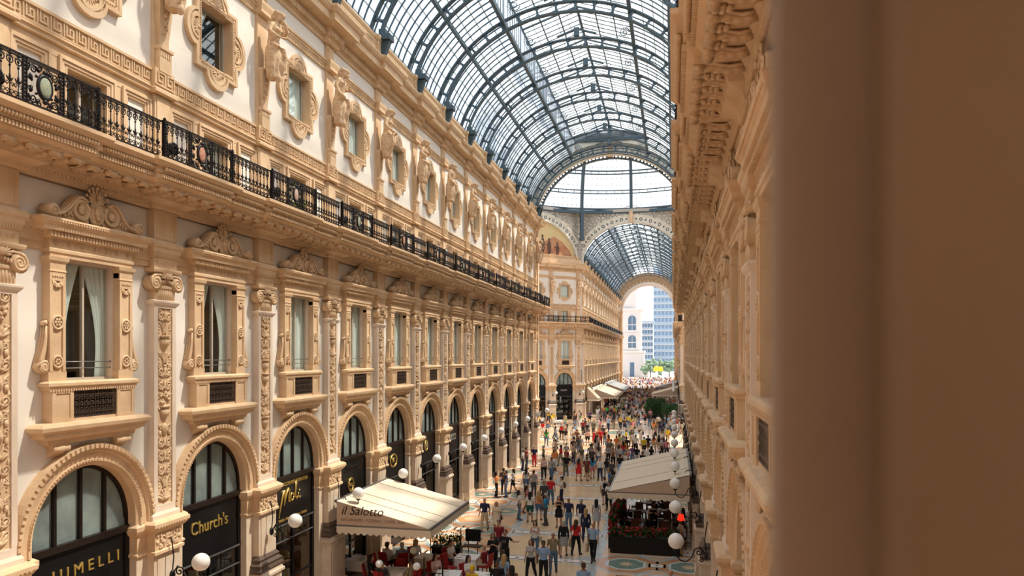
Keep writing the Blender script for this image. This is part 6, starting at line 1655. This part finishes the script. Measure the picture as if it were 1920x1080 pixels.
# (crop x, crop y of the head top), heading: t towards the viewer, a away, l/r sideways
PL = [
 (155, 612, 'm', 'walk', 't', 'navy', 'beige', 'bald', '', '', None), (225, 635, 'f', 'walk2', 't', 'cream', 'cream', 'blond', '', 'dress', 'shoulder'), (240, 745, 'm', 'stand', 't', 'maroon', 'dark grey', 'brown', '', '', 'backpack'),
 (203, 825, 'f', 'phone', 't', 'black', 'black', 'brown', '', '', None), (276, 803, 'm', 'wave', 't', 'black', 'black', 'brown', '', '', None), (455, 748, 'f', 'phone', 't', 'white', 'jeans blue', 'dark', 'vest', '', 'shoulder'),
 (430, 860, 'f', 'walk', 't', 'light grey', 'black', 'brown', '', '', 'shoulder'), (505, 867, 'm', 'walk2', 't', 'light blue', 'black', 'dark', '', '', None), (563, 818, 'm', 'walk', 't', 'plaid khaki', 'jeans blue', 'grey', '', '', 'backpack'),
 (625, 748, 'f', 'walk', 'a', 'black', 'grey', 'grey', 'jacket', 'skirt', None), (697, 742, 'f', 'walk', 'a', 'red', 'black', 'brown', '', '', 'paper'), (800, 758, 'm', 'walk2', 'a', 'light blue', 'black', 'bald', '', '', 'paper'),
 (757, 675, 'f', 'walk', 'a', 'navy', 'navy', 'blond', 'jacket', '', 'shoulder'), (820, 620, 'f', 'walk2', 'a', 'light grey', 'light grey', 'dark', '', 'dress', None), (730, 618, 'm', 'stand', 'a', 'navy', 'white', 'grey', '', '', None),
 (655, 612, 'm', 'stand', 't', 'navy', 'jeans blue', 'bald', '', '', None), (597, 602, 'f', 'phone', 't', 'black', 'black', 'brown', 'vest', 'dress', None), (518, 585, 'm', 'phone', 'l', 'bright blue', 'dark grey', 'grey', '', '', None),
 (478, 570, 'f', 'stand', 'a', 'orange', 'jeans blue', 'blond', 'vest', 'shorts', None), (440, 575, 'f', 'stand', 'a', 'white', 'dark green', 'dark', '', 'shorts', None), (403, 540, 'f', 'walk', 'r', 'pink', 'beige', 'dark', 'vest', 'shorts', None),
 (360, 568, 'f', 'stand', 'r', 'white', 'jeans blue', 'dark', '', '', 'shoulder'), (447, 448, 'm', 'stand', 'a', 'grey', 'dark grey', 'brown', '', '', None), (402, 435, 'f', 'walk', 'a', 'light grey', 'jeans blue', 'dark', 'vest', 'shorts', None),
 (510, 512, 'm', 'stand', 't', 'dark grey', 'black', 'dark', 'jacket', '', None), (548, 487, 'm', 'walk', 'a', 'red', 'jeans blue', 'dark', '', '', None), (613, 487, 'm', 'phone', 'l', 'white', 'navy', 'dark', '', '', 'backpack'),
 (325, 440, 'f', 'walk', 'l', 'white', 'black', 'dark', '', 'shorts', None), (268, 436, 'm', 'stand', 'a', 'dark grey', 'navy', 'dark', '', '', 'backpack'), (225, 458, 'f', 'phone', 'r', 'orange', 'black', 'dark', '', '', None), (246, 450, 'm', 'stand', 'l', 'navy', 'jeans blue', 'brown', '', '', None),
 (450, 303, 'm', 'stand', 't', 'navy', 'red', 'grey', '', '', None), (404, 312, 'm', 'phone', 'r', 'maroon', 'dark grey', 'brown', '', '', 'shoulder'), (381, 322, 'm', 'stand', 'r', 'white', 'navy', 'grey', '', '', None),
 (507, 370, 'f', 'walk', 't', 'pale pink', 'black', 'dark', '', '', 'shoulder'), (553, 372, 'm', 'walk2', 't', 'grey', 'jeans blue', 'brown', '', '', 'shoulder'), (638, 350, 'm', 'walk', 't', 'black', 'olive', 'dark', '', '', None),
 (715, 378, 'f', 'walk', 'a', 'red', 'red', 'dark', 'vest', 'dress', None), (765, 370, 'm', 'walk2', 'a', 'maroon', 'brown', 'brown', '', 'shorts', 'backpack'), (797, 367, 'f', 'walk', 'a', 'bright blue', 'pink', 'dark', '', 'shorts', None), (842, 372, 'm', 'walk2', 'a', 'white', 'navy', 'bald', '', '', None),
 (880, 375, 'f', 'walk', 'a', 'black', 'grey', 'dark', '', '', None), (911, 386, 'm', 'stand', 'a', 'dark grey', 'black', 'dark', '', '', None), (960, 352, 'm', 'walk', 'a', 'black', 'light blue', 'dark', '', '', None), (763, 352, 'm', 'walk', 'a', 'white', 'beige', 'brown', '', '', None),
 (868, 487, 'm', 'walk', 'a', 'white', 'dark grey', 'brown', '', 'shorts', 'backpack'), (895, 520, 'f', 'phone', 't', 'white', 'black', 'dark', '', '', None), (927, 455, 'm', 'stand', 'a', 'olive', 'black', 'dark', 'jacket', '', None), (902, 440, 'm', 'stand', 'l', 'blue', 'black', 'dark', '', '', None),
 (573, 262, 'f', 'walk', 't', 'white', 'black', 'dark', '', '', 'shoulder'), (683, 258, 'm', 'walk', 't', 'black', 'dark grey', 'dark', '', 'shorts', None), (712, 250, 'f', 'walk2', 't', 'dark grey', 'jeans blue', 'brown', '', '', None), (505, 300, 'm', 'stand', 'r', 'olive', 'black', 'grey', '', 'shorts', None),
 (832, 288, 'm', 'walk', 'a', 'grey', 'light grey', 'dark', '', '', 'backpack'), (890, 297, 'f', 'walk', 't', 'grey', 'black', 'dark', '', '', 'shoulder'), (794, 315, 'm', 'stand', 't', 'dark grey', 'dark grey', 'dark', '', 'shorts', None), (920, 315, 'f', 'phone', 't', 'brown', 'black', 'brown', 'vest', '', None), (957, 305, 'm', 'walk', 'a', 'light grey', 'beige', 'brown', '', '', None),
 (768, 205, 'f', 'walk', 't', 'pale pink', 'black', 'dark', '', 'shorts', None), (808, 208, 'f', 'walk2', 't', 'red', 'red', 'brown', 'vest', 'dress', None), (842, 203, 'm', 'walk', 't', 'red', 'maroon', 'dark', '', '', None), (579, 187, 'f', 'walk', 'r', 'light blue', 'jeans blue', 'dark', '', '', None),
 (612, 168, 'f', 'walk', 't', 'white', 'orange', 'brown', '', 'skirt', None), (636, 200, 'f', 'walk', 't', 'black', 'white', 'dark', '', 'shorts', None), (680, 190, 'm', 'stand', 't', 'white', 'grey', 'dark', '', '', None), (705, 205, 'm', 'stand', 'a', 'brown', 'dark grey', 'brown', '', 'shorts', None),
 (740, 150, 'm', 'stand', 'a', 'maroon', 'black', 'dark', '', '', None), (1060, 303, 'm', 'walk', 'a', 'black', 'light grey', 'dark', '', 'shorts', None), (1107, 310, 'm', 'walk2', 'a', 'white', 'jeans blue', 'brown', '', '', None), (1147, 305, 'f', 'walk', 'a', 'black', 'beige', 'dark', '', 'shorts', None),
 (1222, 252, 'f', 'walk', 'a', 'grey', 'black', 'brown', '', '', 'shoulder'), (1245, 195, 'm', 'walk', 'a', 'yellow', 'khaki', 'dark', '', 'shorts', None), (1192, 238, 'f', 'walk', 'a', 'black', 'beige', 'dark', 'vest', 'shorts', None), (1163, 240, 'f', 'walk2', 'a', 'orange', 'beige', 'brown', 'vest', 'shorts', None),
 (1128, 240, 'm', 'walk', 'a', 'black', 'brown', 'dark', '', 'shorts', None), (1104, 250, 'm', 'stand', 'a', 'yellow', 'black', 'dark', '', 'shorts', None), (1042, 220, 'm', 'walk', 't', 'white', 'khaki', 'dark', '', 'shorts', None), (980, 240, 'f', 'walk', 't', 'teal', 'light grey', 'dark', '', '', None), (1000, 250, 'm', 'walk', 'a', 'black', 'dark grey', 'dark', '', '', None),
 (743, 997, 'm', 'walk', 'a', 'light blue', 'khaki', 'brown', '', '', None), (1262, 1040, 'm', 'walk', 'a', 'brown', 'dark grey', 'bald', '', '', None),
 (195, 928, 'f', 'stand', 'a', 'dark grey', 'black', 'brown', '', '', None), (265, 935, 'f', 'stand', 'a', 'light blue', 'jeans blue', 'blond', '', '', None), (230, 985, 'm', 'stand', 't', 'black', 'black', 'dark', '', '', None), (296, 1010, 'f', 'stand', 'a', 'brown', 'black', 'dark', '', '', None)]
HD = {'t': 0, 'a': PI, 'l': -PI / 2, 'r': PI / 2}
DIRW = {'t': 'facing the viewer', 'a': 'seen from behind', 'l': 'turned left', 'r': 'turned right'}
def mk_label(sex, pose, hd, top, bot, hair, topk, botk, bag):
    a = 'man' if sex == 'm' else 'woman'; a = 'person'
    hr = {'bald': 'bald ', 'grey': 'grey-haired ', 'blond': 'blond ', 'dark': 'dark-haired ', 'brown': 'brown-haired ', 'yellow cap': ''}[hair]
    clo = '%s dress' % top if botk == 'dress' else '%s %s and %s %s' % (top, {'vest': 'sleeveless top', 'jacket': 'jacket', '': 'shirt', 'top': 'shirt'}[topk], bot, {'': 'trousers'}.get(botk, botk))
    return '%s%s in %s, %s, %s' % (hr, a, clo, POSE_W[pose], DIRW[hd])
def uniq(lab):
    used_labels[lab] = used_labels.get(lab, 0) + 1; return lab
for i, (cx_, cy_, sex, pose, hd, top, bot, hair, topk, botk, bag) in enumerate(PL):
    h = 1.72 if sex == 'm' else 1.64; p = px(860 + cx_ / 3.176, 740 + cy_ / 3.176, h)
    person((p.x, p.y, 0), HD[hd] + rnd.uniform(-.3, .3), sex, pose, top, bot, hair, topk, botk, bag, rnd.choice(['black', 'brown', 'beige']) if bag != 'paper' else 'beige', uniq(mk_label(sex, pose, hd, top, bot, hair, topk, botk, bag)), None, h / 1.76, True)
# lettering on the black tee of the person stretching an arm
text_obj('501', .17, WLET, people_pos[4][0], (0, -.145, 1.27), (PI / 2, 0, 0), 0, .002)
# seated guests on the left terrace (head tops at 1.28 m)
SEAT = [(850, 1013, 'm', 'white', 'dark grey', 'dark', 1.3), (868, 1044, 'f', 'white', 'jeans blue', 'dark', 2.2), (905, 1020, 'm', 'maroon', 'beige', 'bald', -1.5), (892, 1056, 'm', 'yellow', 'dark grey', 'yellow cap', 1.6), (825, 1040, 'f', 'pale pink', 'black', 'dark', 1.8), (732, 1014, 'm', 'white', 'black', 'brown', -1.2), (749, 1009, 'm', 'light blue', 'navy', 'grey', -.5), (696, 1040, 'f', 'black', 'black', 'dark', .5), (727, 1045, 'm', 'dark grey', 'black', 'dark', 2.6), (772, 1048, 'm', 'khaki', 'dark grey', 'brown', 3.0), (762, 1012, 'f', 'white', 'navy', 'blond', .8)]
for a, c, sex, top, bot, hair, rz in SEAT:
    p = px(a, c, 1.33); pr = person((p.x, p.y, 0), rz, sex, 'sit', top, bot, hair, '', '', None, 'black', uniq('seated person in %s shirt with %s on the left café terrace' % (top, {'bald': 'bald head', 'yellow cap': 'yellow cap'}.get(hair, ('long ' if sex == 'f' else '') + hair + ' hair')))); chair(REDC, 'red upholstered chair under the seated person in %s shirt, left terrace' % (top if top != 'white' else hair + '-haired ' + 'guest, white'), tuple(pr.location), pr.rotation_euler[2], 'red chairs on the left terrace')
for (x, y, sex, top, hair, rz, w) in [(3.25, 35.0, 'm', 'white', 'dark', PI / 2, 'with pale arms by the flowers'), (4.6, 35.9, 'f', 'black', 'dark', 0, ''), (5.9, 35.2, 'm', 'white', 'brown', -PI / 2, ''), (3.2, 37.3, 'm', 'dark grey', 'dark', PI / 2, ''), (6.0, 37.6, 'f', 'navy', 'dark', -PI / 2, ''), (3.2, 39.5, 'f', 'red', 'brown', PI / 2, ''), (4.7, 39.5, 'm', 'black', 'brown', -PI / 2, ''), (5.0, 42.0, 'm', 'navy', 'grey', -PI / 2, '')]:
    person((x, y, 0), rz, sex, 'sit', top, 'black', hair, '', '', None, 'black', uniq('%s-haired person in %s shirt dining under the right awning' % (hair, top)))
w1 = person((4.75, 36.6, 0), 0, 'm', 'phone', 'white', 'black', 'dark', 'jacket', '', None, 'black', 'waiter in white shirt and black waistcoat under the right awning')
o = bpy.data.objects.new('waistcoat', PM[('phone', 'm')]['vest']); C.objects.link(o); o.parent = w1; o.scale = (1.06, 1.12, 1); setm(o, cmat(COL['black']))
person((5.6, 41.0, 0), PI, 'm', 'stand', 'white', 'black', 'dark', 'jacket', '', None, 'black', 'waiter seen from behind deep under the right awning')
# crowd under the dome and beyond: individuals first, the densest far mass after
cols = ['white', 'white', 'black', 'navy', 'grey', 'red', 'light grey', 'beige', 'light blue', 'pink', 'black', 'white', 'maroon', 'orange', 'yellow', 'green', 'dark grey', 'purple', 'olive']; bots = ['jeans blue', 'black', 'navy', 'beige', 'dark grey', 'light grey', 'khaki', 'jeans blue', 'white']
def free(x, y, d=.45): return all(abs(p.x - x) > d or abs(p.y - y) > d for _, p in people_pos)
def inwalk(x, y):
    if y < 68: return abs(x) < 5.9
    if y < 103: return abs(x) < 6.2 + min(y - 68, 103 - y, 9) * .9 - .6 and x > -15 and not (y > 96 and x > 3.2)
    return -5.6 < x < (1.5 if y < 114 else 5.6)
hair_c = ['dark', 'dark', 'brown', 'brown', 'blond', 'grey']
cnt = 0; rr = random.Random(21)
while cnt < 205:
    u = cnt / 205
    if cnt < 28: y = rr.uniform(56, 68); x = rr.uniform(-5, 5.5)
    elif cnt < 125: y = rr.uniform(68, 103); x = rr.uniform(-12, 8)
    else: y = rr.uniform(103, 126); x = rr.uniform(-5, 5)
    if y < 100 and x < -3 and rr.random() < .45: continue
    if not inwalk(x, y) or not free(x, y): continue
    top = rr.choice(cols); bot = rr.choice(bots); sex = rr.choice('mf'); pose = rr.choice(['walk', 'walk2', 'stand', 'walk', 'phone']); hd = rr.choice('ttaaalr'); hair = rr.choice(hair_c); botk = rr.choice(['', '', 'shorts', 'skirt' if sex == 'f' else ''])
    where = 'approaching the domed crossing' if y < 68 else ('under the glass dome' if y < 103 else 'in the dense crowd beyond the dome')
    lab = 'person in %s top and %s %s %s' % (top, bot, {'': 'trousers'}.get(botk, botk), where); g = 'visitors ' + where
    person((x, y, 0), HD[hd] + rr.uniform(-.5, .5), sex, pose, top, bot, hair, rr.choice(['', '', 'vest' if sex == 'f' else '']), botk, rr.choice([None, None, 'backpack', 'shoulder']), rr.choice(['black', 'brown', 'beige']), lab, g, rr.uniform(.92, 1.02), False); cnt += 1
def crowd():
    b = B(); r = random.Random(5); mats = [cmat(COL[c]) for c in ('white', 'white', 'pale pink', 'light grey', 'black', 'navy', 'red', 'light blue', 'beige', 'orange', 'dark grey', 'purple')]
    for i in range(1500):
        y = r.uniform(127, 172) if i < 620 else r.uniform(182, 258); x = r.uniform(-6, 6) if y < 178 else r.uniform(-26, 26)
        h = r.uniform(1.55, 1.85); b.use(mats[r.randrange(12)]); a = r.uniform(0, 3.1)
        c, s_ = math.cos(a), math.sin(a)
        b.ell((x, y, h * .70), (.22, .15, h * .19), 6, 5); b.use(mats[r.choice([4, 5, 10, 8, 7, 3])])
        for q in (-1, 1): b.tube([(x + q * .09, y, h * .55), (x + q * .10 + .05 * c, y + q * .12 * s_, 0.02)], [.10, .06], 5)
        b.use(SKIN[r.randrange(2)]); b.ell((x, y, h * .92), (.085, .10, .12), 6, 5)
        for q in (-1, 1): b.tube([(x + q * .22, y, h * .82), (x + q * .27, y, h * .5)], .045, 4)
        b.use(HAIR[('dark', 'brown', 'blond')[r.randrange(3)]]); b.ell((x, y + .01, h * .955), (.095, .11, .09), 6, 4)
    return b.mesh('crowd')
tag(add('crowd', crowd()), 'dense mass of visitors filling the far arcade and the bright square', 'crowd', kind='stuff')
# make clashing labels tell their owners apart by the nearest neighbour
by = {}
for root, p in people_pos: by.setdefault(root['label'], []).append((root, p))
for lab, L in by.items():
    if len(L) > 1 and 'group' not in L[0][0].keys():
        for j, (root, p) in enumerate(sorted(L, key=lambda t: t[1].y)): root['label'] = lab + ', ' + ['nearest of the like', 'next one behind', 'third one behind'][min(j, 2)]
